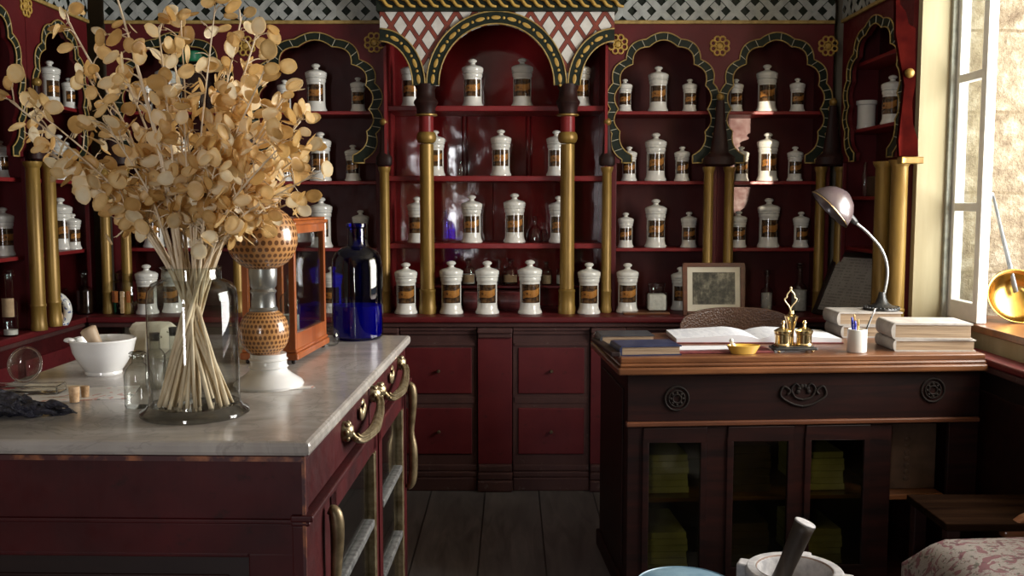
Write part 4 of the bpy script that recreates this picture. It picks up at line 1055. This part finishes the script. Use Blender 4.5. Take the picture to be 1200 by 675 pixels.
# glass bottles beside the vase
t = bottle('short clear glass bottle left of the vase foot, catching window light', mz(163, 477), .128, .062, neck=.42, nh=.22, shoulder=.2, stopper='glass')
t = bottle('clear glass bottle with dark metal stopper, partly behind the vase', mz(183, 455), .14, .05, 'glass_dim', 'iron', neck=.5, nh=.3)
t = bottle('second clear bottle with black screw stopper seen through the vase', mz(205, 452), .15, .055, 'glass_dim', 'iron', neck=.4, nh=.4)
# crumpled white paper packet
p = mz(182, 418); t = thing('paper_packet', 'white crumpled paper packet standing behind the vase and mortar', 'packet', p, R(10))
m = MB(); rr = random.Random(5); vs = []; N = 10
for j, (zz_, w_, d_) in enumerate(((0, .065, .04), (.03, .07, .045), (.06, .065, .035), (.085, .07, .022), (.10, .058, .008), (.105, .05, .002))):
    for k in range(N):
        a = 2*PI*k/N; vs.append((math.cos(a)*w_*(1+rr.uniform(-.08, .08)), math.sin(a)*d_*(1+rr.uniform(-.15, .15)), zz_+rr.uniform(-.003, .003)*(j > 0)))
m.add(vs, [(j*N+k, j*N+(k+1) % N, (j+1)*N+(k+1) % N, (j+1)*N+k) for j in range(5) for k in range(N)]+[tuple(range(N-1, -1, -1)), tuple(range(5*N, 6*N))]); m.build('packet_paper', 'mount', t)
# corks
for (px, py), r, h, lab in (((87.5, 472), .0125, .036, 'larger pale cork standing on the leaflet'), ((100, 466), .010, .026, 'smaller darker cork standing beside the larger cork')):
    t = lathe('cork_stopper', [(0, 0), (r*.85, 0), (r, h*.95), (r*.95, h), (0, h)], 'cork', None, 20); t.location = mz(px, py)+Vector((0, 0, .0022)); tag(t, lab, 'cork')
# leaflet, papers
t = thing('printed_leaflet', 'printed leaflet with red and green marks under the corks', 'paper', mz(96, 464), R(14)); box('leaflet_sheet', 'leaflet', t, -.15, .12, -.06, .10, .0003, .0018, 0)
t = thing('plain_sheet', 'plain greyish paper sheet poking out from under the leaflet', 'paper', mz(60, 455), R(-8)); box('sheet', 'old_paper', t, -.09, .06, -.02, .05, .0001, .0002, 0)
# lens ring and dish
p = mz(30, 447); t = thing('glass_lens', 'round clear glass lens standing on edge at the far left of the marble', 'lens', p)
m = MB().tube([(.043*math.cos(a), .012*math.sin(a), .045+.043*math.sin(a)) for a in [2*PI*k/32 for k in range(33)]], .003, 8, cap=False); m.build('lens_rim', 'solid_glass', t, True)
m = MB().lathe([(0, .002), (.04, .0008), (.04, -.0008), (0, -.002)], 32, mt=Matrix.Translation((0, 0, .045)) @ Matrix.Rotation(R(74), 4, 'X')); m.build('lens_glass', 'glass', t, True)
p = mz(28, 461); t = thing('glass_dish', 'shallow rectangular glass dish behind the black root', 'dish', p, R(4))
MB().box(-.09, .09, -.03, .03, 0, .004).box(-.09, .09, -.03, -.026, .004, .022).box(-.09, .09, .026, .03, .004, .022).box(-.09, -.086, -.026, .026, .004, .022).box(.086, .09, -.026, .026, .004, .022).build('dish_glass', 'solid_glass', t, bevel=.0015)
# black crumpled root
p = mz(28, 487); t = thing('dried_root', 'black crumpled dried root mass at the left end of the marble', 'dried root', p)
from mathutils import noise as mn
m = MB(); rr = random.Random(3)
spine = [(-.16, .01, .03), (-.10, .01, .034), (-.05, .0, .030), (-.01, -.012, .026), (.03, -.006, .02), (.07, .006, .014), (.105, .014, .008)]
pts = smoothpath(spine, 8); n = len(pts)
m.tube(pts, [.036-.031*(i/(n-1))**1.6 for i in range(n)], 20)
me = m.mesh('root_body'); bm = bmesh.new(); bm.from_mesh(me); bmesh.ops.subdivide_edges(bm, edges=bm.edges, cuts=1, use_grid_fill=True)
for v in bm.verts:
    c = v.co; q = mn.noise_vector(c*38)*.016+mn.noise_vector(c*95)*.006; v.co = c+q; v.co.z = max(.0005, v.co.z*.85)
bm.to_mesh(me); bm.free(); link('root_body', me, 'black_root', t, True)
for k in range(9):
    x = -.14+k*.026; q = Vector((x, -.03+rr.uniform(-.01, .01), .012+rr.uniform(0, .02)))
    MB().tube(smoothpath([q, q+Vector((.02, -.012, .006)), q+Vector((.045, -.004, -.004))], 4), [.009, .010, .010, .009, .008, .007, .005, .004, .002], 8).build('root_lobe', 'black_root', t, True)
# ------------------------------------------------------------------ desk
DZ = .93; DR = R(3.9)
dk = thing('writing_desk', 'near-black wooden desk cabinet with glazed doors and worn orange-brown top edge', 'desk', (.395, 3.53, 0), DR)
DW, DD = 1.375, .66
MB().box(0, DW, 0, DD, DZ-.022, DZ).build('desk_top', 'worn_wood', dk, bevel=.004)
MB().box(-.012, DW+.0, -.022, DD, DZ-.062, DZ-.036).box(-.004, DW, -.010, DD, DZ-.036, DZ-.022).build('top_moulding', 'worn_wood', dk, bevel=.006)
bx0 = .03
MB().box(bx0, bx0+.02, .03, DD-.02, .0, DZ-.062).box(DW-.03, DW-.01, .03, DD-.02, 0, DZ-.062).box(bx0+.02, DW-.03, DD-.04, DD-.02, 0, DZ-.062).box(bx0+.02, DW-.03, .03, DD-.04, .06, .08).build('carcass', 'desk_wood', dk)
fr = MB().box(bx0, DW-.01, .012, .03, .69, DZ-.062); fr.build('frieze', 'desk_wood', dk, bevel=.002)
MB().box(bx0-.006, DW-.01, .0, .03, .672, .69).build('frieze_moulding', 'worn_wood' if 0 else 'frame_wood', dk, bevel=.004)
box('side_inset', 'desk_wood', dk, bx0-.006, bx0, .09, DD-.08, .12, .80, .003)
MB().box(bx0-.012, DW, .005, DD, 0, .07).build('plinth', 'desk_wood', dk, bevel=.005)
m = MB()
stiles = [(bx0, .088), (.325, .405), (.655, .70), (.945, 1.03), (1.25, DW-.01)]
for a, b in stiles: m.box(a, b, .010, .03, .07, .672)
m.build('front_stile', 'desk_wood', dk, bevel=.003)
Mdoors = [(.088, .325), (.405, .655), (.70, .945)]
for a, b in Mdoors:
    z0, z1 = .085, .668; sw = .022
    d = MB().box(a, b, .004, .024, z1-.055, z1).box(a, b, .004, .024, z0, z0+.045).box(a, a+sw, .004, .024, z0+.045, z1-.055).box(b-sw, b, .004, .024, z0+.045, z1-.055).build('glazed_door', 'desk_wood', dk, bevel=.003)
    box('pane', 'dusty_pane', d, a+sw, b-sw, .012, .015, z0+.045, z1-.055, 0)
box('inner_shelf', 'frame_wood', dk, bx0+.02, 1.03, .06, DD-.05, .37, .385, .002)
# open compartment at the right of the desk
box('compartment_floor', 'worn_wood', dk, 1.03, 1.25, .03, DD-.05, .37, .39, .003)
# carved marks of the frieze
def dl(px, py): # local x,z on the desk front for a photo point
    x, y, w = ray(px, py); o = Vector((.395, 3.53)); nx, ny = math.sin(DR), -math.cos(DR)
    # plane through o + .012 inward
    q = o+Vector((-nx, -ny))*.012
    t = (q.x*nx+q.y*ny)/(x*nx+y*ny); P = Vector((x*t, y*t)); dx = P-o
    return dx.x*math.cos(DR)+dx.y*math.sin(DR), CAMZ+w*t
M['carving'] = simple('carving', (.010, .007, .006), (.019, .014, .011), .7, 30, spec=.15)
for px, py in ((793, 467), (1093, 457)):
    x, z = dl(px, py)
    m = MB()
    for rr, th in ((.044, .004), (.030, .003), (.016, .004)): m.tube([(x+rr*math.cos(a), .010, z+rr*math.sin(a)) for a in [2*PI*k/32 for k in range(33)]], th, 8, cap=False)
    for k in range(8):
        a = k*PI/4; m.sphere((x+.023*math.cos(a), .011, z+.023*math.sin(a)), .006, 8, 6)
    m.build('carved_roundel', 'carving', dk, True)
x, z = dl(941, 462); m = MB()
for s_ in (-1, 1):
    m.tube(smoothpath([(x, .010, z-.045), (x+s_*.04, .009, z-.035), (x+s_*.085, .009, z-.005), (x+s_*.075, .009, z+.03), (x+s_*.05, .009, z+.015), (x+s_*.06, .009, z)], 6), .0045, 6)
    m.tube(smoothpath([(x, .010, z-.02), (x+s_*.03, .009, z-.01), (x+s_*.045, .009, z+.02), (x+s_*.03, .009, z+.04), (x+s_*.015, .009, z+.03)], 6), .004, 6)
for k in range(6):
    a = PI*k/5; m.sphere((x+.02*math.cos(a), .010, z+.01+.022*math.sin(a)), .009, 8, 6, (1, .5, 1))
m.build('carved_ornament', 'carving', dk, True)
def dz_(px, py, dz=0): return at_z(px, py, DZ+dz)
# book showing in open compartment
x0, zt = dl(1060, 518); x1, zb_ = dl(1126, 578)
q = Matrix.Rotation(DR, 3, 'Z') @ Vector((1.05, .10, .391)); q = Vector((.395, 3.53, 0))+q
t = thing('leather_ledger', 'big brown leather-bound ledger standing in the open desk compartment', 'book', q, DR)
MB().box(0, .20, 0, .012, 0, .255).box(0, .20, .06, .072, 0, .255).box(0, .012, .012, .06, 0, .255).build('cover', 'book_brown', t, bevel=.003); box('page_block', 'page_edge', t, .012, .195, .013, .059, .004, .25, 0)
m = MB()
for k in range(7): m.sphere((.085, 0, .04+k*.026), .012, 8, 6, (1, .12, .8))
m.build('tooled_band', 'book_brown', t, True)
for px, w_, h_, mt, lab in ((.10, .19, .15, 'old_paper', 'cream paper bundle dimly seen behind the first desk pane'), (.44, .17, .18, 'book_brown', 'brown paper bundle dimly seen behind the second desk pane'), (.74, .16, .15, 'old_paper', 'pale paper bundle dimly seen behind the third desk pane')):
    for zz0, cc in ((.081, 'lower shelf'), (.386, 'upper shelf')):
        q = Vector((.395, 3.53, 0))+Matrix.Rotation(DR, 3, 'Z') @ Vector((px, .12, zz0)); t = thing('paper_bundle', lab+', '+cc, 'papers', q, DR)
        mm = MB()
        for k in range(6): mm.box(.002*(k % 2), w_-.003*(k % 3), .003*(k % 2), .3, k*h_/6, (k+1)*h_/6-.001)
        mm.build('paper_stack', mt, t, bevel=.002)
# books front-left
def bk(mat, p, w, d, h, lab, rz, z0=0): return lying_book('book', mat, (p[0], p[1], p[2]+z0), w, d, h, lab, rz)
th = DR
p = dz_(712, 413); bk('book_navy', p, .0, .0, .0, '', 0) if 0 else None
a = dz_(729, 417.5); bk('book_navy', a, .225, .17, .036, 'dark navy-covered book lying at the front left corner of the desk', th+R(3))
a = dz_(706, 404); bk('book_black', a, .21, .15, .036, 'grey-black covered book lying behind the navy book on the desk', th+R(0))
a = dz_(693, 402); t = thing('wooden_strip', 'worn dark wooden strip lying along the left edge of the desk', 'board', dz_(727.5, 418), R(96)); box('board', 'dark_wood', t, 0, .40, .0, .035, .0005, .016, .003)
# open ledger
p = dz_(862, 396)
def openbook(label, p, w, d, rz, h=.035, bulge=.012):
    t = thing('open_ledger', label, 'book', p, rz)
    box('cover', 'book_red', t, -w-.006, w+.006, -d/2-.006, d/2+.006, .0005, .005, .001)
    for s_ in (-1, 1):
        N = 14; vs = []; fs = []
        for i in range(N+1):
            q = i/N; z = h*(.55+.0*q)*(1-q)**.5*.0+ h*(1-.75*q)+bulge*math.sin(PI*min(1, q*1.6))*(1 if q < .62 else 0) if q > .0 else h*.35
            z = .006+h*(.35+.65*math.sin(min(1, q*3)*PI/2))*(1-.6*q)
            for y_ in (-d/2, d/2): vs += [(s_*w*q, y_, z), (s_*w*q, y_, .005)]
        for i in range(N):
            b = i*4; fs += [(b, b+2, b+6, b+4), (b, b+4, b+5, b+1), (b+2, b+3, b+7, b+6)]
        e = N*4; fs += [(e, e+2, e+3, e+1)]
        MB().add(vs, fs).build('pages', 'ledger_page', t, True, 0, 30)
    return t
openbook('large open ledger with white ruled pages spread on the desk', dz_(880, 397), .33, .27, th-R(4), .034)
t = thing('loose_sheet', 'white loose sheet on red blotter in front of the open ledger', 'paper', dz_(820, 411), th)
box('sheet', 'paper', t, -.12, .13, -.04, .055, .009, .011, 0); 
t = thing('desk_blotter', 'flat red blotter folder under the loose sheet', 'blotter', dz_(835, 412), th); box('blotter_board', 'book_red', t, -.14, .22, -.055, .07, .0005, .008, .002)
# yellow tray with stopper
p = dz_(871, 414.5); t = thing('pen_tray', 'small yellow oval ceramic dish left of the brass inkstand', 'dish', p, th)
M['yellow_glaze'] = simple('yellow_glaze', (.55, .33, .05), (.66, .42, .09), .2, 10, coat=.5)
lathe('dish', [(0, .001), (.045, .001), (.052, .012), (.064, .032), (.061, .033), (.048, .012), (0, .006)], 'yellow_glaze', t, 32, squash=.55)
t = thing('glass_stopper', 'small white and grey stopper lying in the yellow dish', 'stopper', p+Vector((-.028, 0, .0085)))
MB().tube([(0, 0, .0), (-.012, .0, .026), (-.014, 0, .032)], [.008, .008, .006], 12).sphere((-.017, 0, .04), .009, 12, 8).build('stopper_body', 'ceramic', t, True)
# brass inkstand
p = dz_(929, 412); t = thing('brass_inkstand', 'brass inkstand with two lidded wells and tall pierced finial on black base', 'inkstand', p, th); t.scale = (1.18,)*3
MB().box(-.068, .068, -.035, .035, .008, .016).box(-.06, .06, -.03, .03, .016, .020).build('base', 'iron', t, bevel=.003)
m = MB()
for x in (-.055, .055):
    for y_ in (-.025, .025): m.sphere((x, y_, .006), .006, 8, 6)
m.build('base_feet', 'brass', t, True)
for x in (-.034, .036):
    w = lathe('inkwell', [(0, .02), (.026, .02), (.027, .024), (.024, .028), (.024, .056), (.027, .060), (.027, .064)], 'brass', t, 24, c=(x, 0, 0))
    lathe('well_lid', [(.028, .064), (.028, .068), (.015, .076), (.005, .08), (.004, .088), (.007, .093), (.004, .10), (0, .103)], 'brass', w, 24, c=(x, 0, 0))
lathe('centre_vase', [(.014, .02), (.009, .03), (.009, .06), (.014, .085), (.021, .108), (.022, .113), (.016, .116), (.008, .12), (.007, .13), (0, .132)], 'brass', t, 24, c=(0, .02, 0))
loop = [(0, .13), (-.004, .143), (-.016, .158), (-.020, .168), (-.013, .172), (-.012, .182), (-.004, .192), (0, .198)]
pts = smoothpath([(x-.004, .02, z) for x, z in loop], 4); pr_ = [Vector((-.008-q.x, q.y, q.z)) for q in pts]
MB().tube(pts, .0022, 8).tube(pr_, .0022, 8).sphere((-.004, .02, .203), .0042, 10, 8).build('pierced_finial', 'satin_brass', t, True)
t = thing('white_card', 'small upright white card behind the inkstand', 'card', dz_(913, 404), th); MB().box(-.02, .02, 0, .002, .0005, .055).build('card', 'paper', t)
# pen pot
p = dz_(1004, 412.5); t = thing('pen_pot', 'cylindrical pale stoneware pot holding pens at the right of the desk', 'pot', p)
lathe('pot_body', [(0, .001), (.034, .001), (.036, .004), (.036, .086), (.034, .088), (.031, .086), (.031, .006), (0, .006)], 'ceramic', t, 32)
for dx, dy, tx, tz, r, mt, lab in ((-.018, .0, -.022, .132, .0045, 'pen_blue', 'blue pen, leftmost in the stoneware pot'), (-.004, .01, -.010, .142, .003, 'pen_tan', 'thin tan pencil, second in the stoneware pot'), (.002, -.006, .0, .125, .0038, 'pen_tan', 'short tan pencil, middle of the stoneware pot'),
                           (-.008, -.01, -.014, .120, .0045, 'pen_blue', 'short blue pen beside the leftmost one'), (.010, .004, .066, .165, .0035, 'iron', 'dark pen with pale tip leaning right out of the pot'),):
    q = thing('pen', lab, 'pen', p); A = Vector((dx*.6, dy, .008)); B_ = Vector((tx, dy, tz)); MB().tube([A, A+(B_-A)*.8], r, 10).build('shaft', mt, q, True)
    MB().tube([A+(B_-A)*.8, A+(B_-A)*.97, B_], [r*1.05, r*.9, r*.4], 10).build('end', 'white_ceramic' if mt == 'iron' else mt, q, True)
# books right
B1 = dz_(1050, 412)
th2 = R(-6)
M['page_fore'] = M['page_edge']
b = lying_book('book', 'book_cream', (B1.x, B1.y, DZ), .30, .20, .045, 'thick cream-covered book, lower of the pair at the desk right end', R(-1))
b = lying_book('book', 'book_cream', (B1.x-.003, B1.y+.004, DZ+.046), .285, .20, .062, 'thick cream-covered book, upper of the pair at the desk right end', R(-4))
B2 = dz_(983, 396); 
b = lying_book('book', 'book_cream', (B2.x+.02, B2.y+.0, DZ), .26, .19, .05, 'old cream book at the bottom under the desk lamp', R(2))
b = lying_book('book', 'book_cream', (B2.x+.005, B2.y+.003, DZ+.051), .26, .19, .056, 'old cream book directly under the desk lamp foot', R(0))
# lamp
LZ = DZ+.108
lp = at_z(1033, 369, LZ); lp.y = B2.y+.09; lp.x = x_at(1033, lp.y, LZ)
t = thing('desk_lamp', 'desk lamp with mauve-grey bell shade on curved arm and dark ornate foot', 'lamp', (lp.x, lp.y, LZ))
kf = lp.y/F
m = MB().lathe([(0, 0), (.072, 0), (.075, .004), (.072, .010), (.05, .016), (.028, .03), (.018, .05), (.014, .068), (.012, .075), (0, .076)], 36)
for k in range(28):
    a = 2*PI*k/28; m.sphere((.069*math.cos(a), .069*math.sin(a), .010), .006, 8, 6)
m.build('lamp_foot', 'iron', t, True, 0, 40)
def lpnt(px, py, dy=0): return at_y(px, py, lp.y+dy)-Vector((lp.x, lp.y, LZ))
arm = smoothpath([(0, 0, .07), lpnt(1036, 345), lpnt(1040, 318), lpnt(1034, 294), lpnt(1018, 274), lpnt(1004, 262), lpnt(998, 256)], 6)
MB().tube(arm, .0065, 10).build('lamp_arm', 'steel', t, True)
A = lpnt(1001, 259); B_ = lpnt(990, 247); d = (B_-A).normalized()
MB().tube([A-d*.015, A, A+d*.02, A+d*.03, B_, B_+d*.01], [.010, .014, .014, .018, .019, .012], 14).build('lamp_socket', 'iron', t, True)
# bell shade: axis from apex (upper right) to mouth (lower left)
ap = lpnt(997, 250); mo = lpnt(960, 240)
C1 = lpnt(953.5, 225); C2 = lpnt(990, 266)        # ends of the mouth rim
cm = (C1+C2)/2; rim = (C1-C2).length/2
ax = Vector((C1.z-C2.z, -.012, -(C1.x-C2.x))).normalized()
if ax.x < 0: ax = -ax
ax = ax
q = Vector((0, 0, 1)).rotation_difference(ax).to_matrix().to_4x4()
mt = Matrix.Translation(cm+ax*.0) @ q
Ls = 1.15
prof = [(a_, b_*Ls) for a_, b_ in [(rim, 0), (rim*1.0, .008), (rim*.93, .028), (rim*.78, .052), (rim*.55, .072), (rim*.28, .083), (.012, .088)]]
sh = MB().lathe(prof, 40, mt=mt).build('lamp_shade', 'lamp_shade', t, True)
so = sh.modifiers.new('t', 'SOLIDIFY'); so.thickness = .0025
m = MB().lathe([(rim-.002, .001), (rim*.9, .027), (rim*.74, .049), (rim*.5, .068), (.012, .084)], 40, mt=mt); 
MB().lathe([(rim-.001, -.002), (rim+.003, -.001), (rim+.003, .003), (rim-.001, .004)], 40, mt=mt).build('shade_rim', 'brass', sh, True)
# chair behind the desk
yc = 4.76; x0, x1 = x_at(797, yc), x_at(932, yc); cxx = (x0+x1)/2; wv_ = (x1-x0)/2
t = thing('bentwood_chair', 'bentwood chair with punched plywood back, standing behind the desk', 'chair', (cxx, yc, 0))
ztp = z_at(360, yc)
N = 24; prof = []
def backz(u):      # top outline
    return ztp-.055*abs(u)**3.2-.02*(1 if abs(u) > .99 else 0)
vs = []; fs = []
for j in range(2):
    for i in range(N+1):
        u = -1+2*i/N; y0 = -.06*(1-u*u)*-1*.9; y_ = -.055*(u*u)
        for zt in (backz(u), ztp-.22+.03*abs(u)**2): vs.append((u*wv_, y_+j*.012, zt))
o1 = 2*(N+1)
for i in range(N):
    a = 2*i; fs += [(a, a+2, a+3, a+1), (o1+a, o1+a+1, o1+a+3, o1+a+2), (a, o1+a, o1+a+2, a+2), (a+1, a+3, o1+a+3, o1+a+1)]
fs += [(0, 1, o1+1, o1), (2*N, o1+2*N, o1+2*N+1, 2*N+1)]
MB().add(vs, fs).build('backrest', 'punched_wood', t, True, .003, 40)
for s_ in (-1, 1):
    MB().tube(smoothpath([(s_*wv_*.80, .0, ztp-.03), (s_*wv_*.8, .02, .7), (s_*.19, -.02, .46), (s_*.2, .03, .0)], 6), .014, 10).build('rear_leg', 'chair_wood', t, True)
    MB().tube([(s_*.18, -.33, .45), (s_*.19, -.35, 0)], [.017, .012], 10).build('front_leg', 'chair_wood', t, True)
MB().lathe([(0, .44), (.20, .44), (.205, .45), (.205, .465), (.19, .47), (0, .466)], 36, (0, -.18, 0)).build('seat', 'chair_wood', t, True, 0, 40)
# ------------------------------------------------------------------ brass pan on the sill
p = at_z(1190, 381, WZ0); pc_ = at_y(1192, 355, 4.02)
t = thing('brass_pan', 'shiny brass pan tipped on its side on the window sill, with long iron handle', 'pan', (pc_.x, 4.02, 0))
PR = .118
mt = Matrix.Translation((0, 0, WZ0+.108)) @ Matrix.Rotation(R(-18), 4, 'Y') @ Matrix.Rotation(R(62), 4, 'X')
pan = MB().lathe([(0, -.075), (.06, -.073), (.09, -.058), (.108, -.02), (PR, 0), (PR+.002, .003), (PR-.003, .003), (.104, -.02), (.087, -.055), (.058, -.069), (0, -.071)], 48, mt=mt).build('pan_bowl', 'pan_brass', t, True)
h0 = at_y(1188, 332, 4.08)-Vector((pc_.x, 4.02, 0)); h1 = at_y(1164, 230, 4.21)-Vector((pc_.x, 4.02, 0))
MB().tube([h0-(h1-h0)*.1, h0, h1], [.017, .017, .009], 8, flat=.4).tube(smoothpath([h1, h1+Vector((-.004, -.004, .012)), h1+Vector((-.012, -.010, .008)), h1+Vector((-.014, -.012, -.008))], 5), .004, 8).build('pan_handle', 'grey_iron', t, True)
# ------------------------------------------------------------------ foreground, bottom edge
p = at_z(931, 668, .36); mp = (p.x, p.y, 0)
t = thing('marble_mortar', 'large mottled pale stone mortar with four lugs on a block, at the bottom edge', 'mortar', mp, R(10)); kk = p.y/F; RM = .150
m = MB().lathe([(0, .0), (.10, .0), (.11, .02), (.12, .16), (.14, .28), (RM, .345), (RM, .36), (RM-.008, .366), (RM-.035, .366), (RM-.045, .35), (RM-.06, .27), (.05, .21), (0, .20)], 48)
for k in range(4):
    a = R(55)+k*PI/2; m.box(-.028, .028, -.02, .024, .29, .364, Matrix.Translation((math.cos(a)*RM, math.sin(a)*RM, 0)) @ Matrix.Rotation(a-PI/2, 4, 'Z'))
m.build('mortar_body', 'stone_white', t, True, .006, 35)
lathe('mortar_hollow', [(RM-.034, .3665), (RM-.044, .351), (RM-.059, .272), (.049, .2125), (0, .2025)], 'stone_inside', t, 40)
t2 = thing('wooden_pestle', 'dark wooden pestle with pale worn end leaning in the stone mortar', 'pestle', mp)
tip = at_y(944, 612, p.y-.05)-Vector(mp); base = Vector((-.088, -.03, .25))
d = tip-base; MB().tube([base, base+d*.5, base+d*.9, base+d*.985], [.030, .026, .031, .033], 18).build('pestle_shaft', 'pestle_wood', t2, True)
MB().tube([base+d*.985, tip, tip+d*.004], [.0332, .032, .026], 18).build('worn_end', 'stone_white', t2, True)
p = at_z(803, 686, .33)
t = thing('enamel_basin', 'blue-grey enamel basin at the bottom edge, left of the stone mortar', 'basin', (p.x, p.y, 0))
lathe('basin', [(0, .0), (.11, .0), (.13, .02), (.135, .30), (.15, .325), (.153, .33), (.149, .334), (.128, .31), (.122, .02), (0, .012)], 'blue_enamel', t, 48)
lathe('basin_cover', [(.147, .331), (.12, .340), (.06, .348), (0, .35)], 'blue_enamel', t, 48)
# low bench and floral chair
t = thing('wooden_bench', 'dark wooden low bench in shadow between the desk and the floral cushion', 'bench', (0, 0, 0))
a, b = at_z(1062, 579, .53), at_z(1062, 579, .53)
box('bench_top', 'bench_wood', t, a.x, a.x+.55, a.y-.30, a.y, .505, .53, .004)
for x_, y_ in ((a.x+.03, a.y-.03), (a.x+.52, a.y-.03), (a.x+.03, a.y-.27), (a.x+.52, a.y-.27)): box('leg', 'desk_wood', t, x_-.02, x_+.02, y_-.02, y_+.02, 0, .505, .003)
t = thing('floral_armchair', 'low chair upholstered in faded pink and grey floral fabric, bottom right corner', 'chair', (0, 0, 0))
e0 = at_z(1058, 622, .5); ys = e0.y; X0 = e0.x
N = 24; vs = []; fs = []; Wd = .75; Dp = .62
for j in range(N+1):
    for i in range(N+1):
        u, v = i/N, j/N; ed = min(1, min(u, 1-u)*9)**.5*min(1, min(v, 1-v)*9)**.5
        z = .40+.10*ed+.022*math.sin(PI*u)*math.sin(PI*v)+mn.noise(Vector((u*4, v*4, 1)))*.008
        vs.append((X0+u*Wd, ys-v*Dp, z))
M1 = N+1
fs = [(j*M1+i, j*M1+i+1, (j+1)*M1+i+1, (j+1)*M1+i) for j in range(N) for i in range(N)]
o1 = len(vs); vs += [(x, y, .30) for x, y, z in vs]
fs += [(o1+j*M1+i, o1+(j+1)*M1+i, o1+(j+1)*M1+i+1, o1+j*M1+i+1) for j in range(N) for i in range(N)]
bd = [(0, i) for i in range(N)]+[(i, N) for i in range(N)]+[(N, N-i) for i in range(N)]+[(N-i, 0) for i in range(N)]
for k in range(len(bd)):
    j1, i1 = bd[k]; j2, i2 = bd[(k+1) % len(bd)]; a, b = j1*M1+i1, j2*M1+i2; fs.append((a, b, b+o1, a+o1))
MB().add(vs, fs).build('seat_cushion', 'floral_fabric', t, True, 0, 60)
for x_ in (X0+.05, X0+Wd-.05):
    for y_ in (ys-.05, ys-Dp+.05): MB().lathe([(.022, .30), (.018, .2), (.012, 0)], 12, (x_, y_, 0)).build('leg', 'chair_wood', t, True)
w0 = at_z(1166, 615, .53)
MB().prism([(X0+.30, .50), (X0+.36, .545), (X0+.48, .60), (X0+Wd, .66), (X0+Wd, .48), (X0+.30, .48)], ys-.02, ys+.02).build('back_rail', 'worn_wood', t, bevel=.006)
# ------------------------------------------------------------------ light, camera
def area(name, loc, rot, sx, sy, e, col):
    L = bpy.data.lights.new(name, 'AREA'); L.shape = 'RECTANGLE'; L.size = sx; L.size_y = sy; L.energy = e; L.color = col
    o = bpy.data.objects.new(name, L); COL.objects.link(o); o.location = loc; o.rotation_euler = rot; return o
area('window_daylight', (2.66, 3.22, 1.88), (R(90), 0, R(90)), 1.9, 1.6, 190, (1.0, .97, .93))
area('rear_window_daylight', ((RWX[0]+RWX[1])/2, YF-.12, 1.58), (R(-90), 0, R(180)), .42, 1.22, 46, (.97, .96, 1.0))
L = bpy.data.lights.new('low_sun_glint', 'SPOT'); L.energy = 800; L.spot_size = R(12); L.spot_blend = .05; L.shadow_soft_size = .01; L.color = (1, .86, .66)
sl = bpy.data.objects.new('low_sun_glint', L); COL.objects.link(sl); sl.location = (2.07, 2.36, 1.70); sl.rotation_euler = (Vector((1.262, 5.48, 1.76))-sl.location).to_track_quat('-Z', 'Y').to_euler(); sl.scale = (.2, 1, 1)
W = bpy.data.worlds.new('World'); bpy.context.scene.world = W; W.use_nodes = True
W.node_tree.nodes['Background'].inputs[0].default_value = (.75, .85, 1, 1); W.node_tree.nodes['Background'].inputs[1].default_value = .6
cam = bpy.data.cameras.new('Camera'); cam.sensor_width = 36; cam.lens = F/1200*36; cam.clip_start = .05
c = bpy.data.objects.new('Camera', cam); COL.objects.link(c); c.location = (0, 0, CAMZ); c.rotation_euler = (R(90)-PITCH, 0, 0)
s = bpy.context.scene; s.camera = c
s.view_settings.view_transform = 'Standard'; s.view_settings.look = 'None'; s.view_settings.gamma = 1; s.view_settings.exposure = .12
s.view_settings.use_curve_mapping = False
s.cycles.use_denoising = True; s.cycles.max_bounces = 12; s.cycles.transparent_max_bounces = 24; s.cycles.transmission_bounces = 10; s.cycles.glossy_bounces = 5; s.cycles.diffuse_bounces = 4
s.cycles.caustics_reflective = False; s.cycles.caustics_refractive = False; s.cycles.sample_clamp_indirect = 6
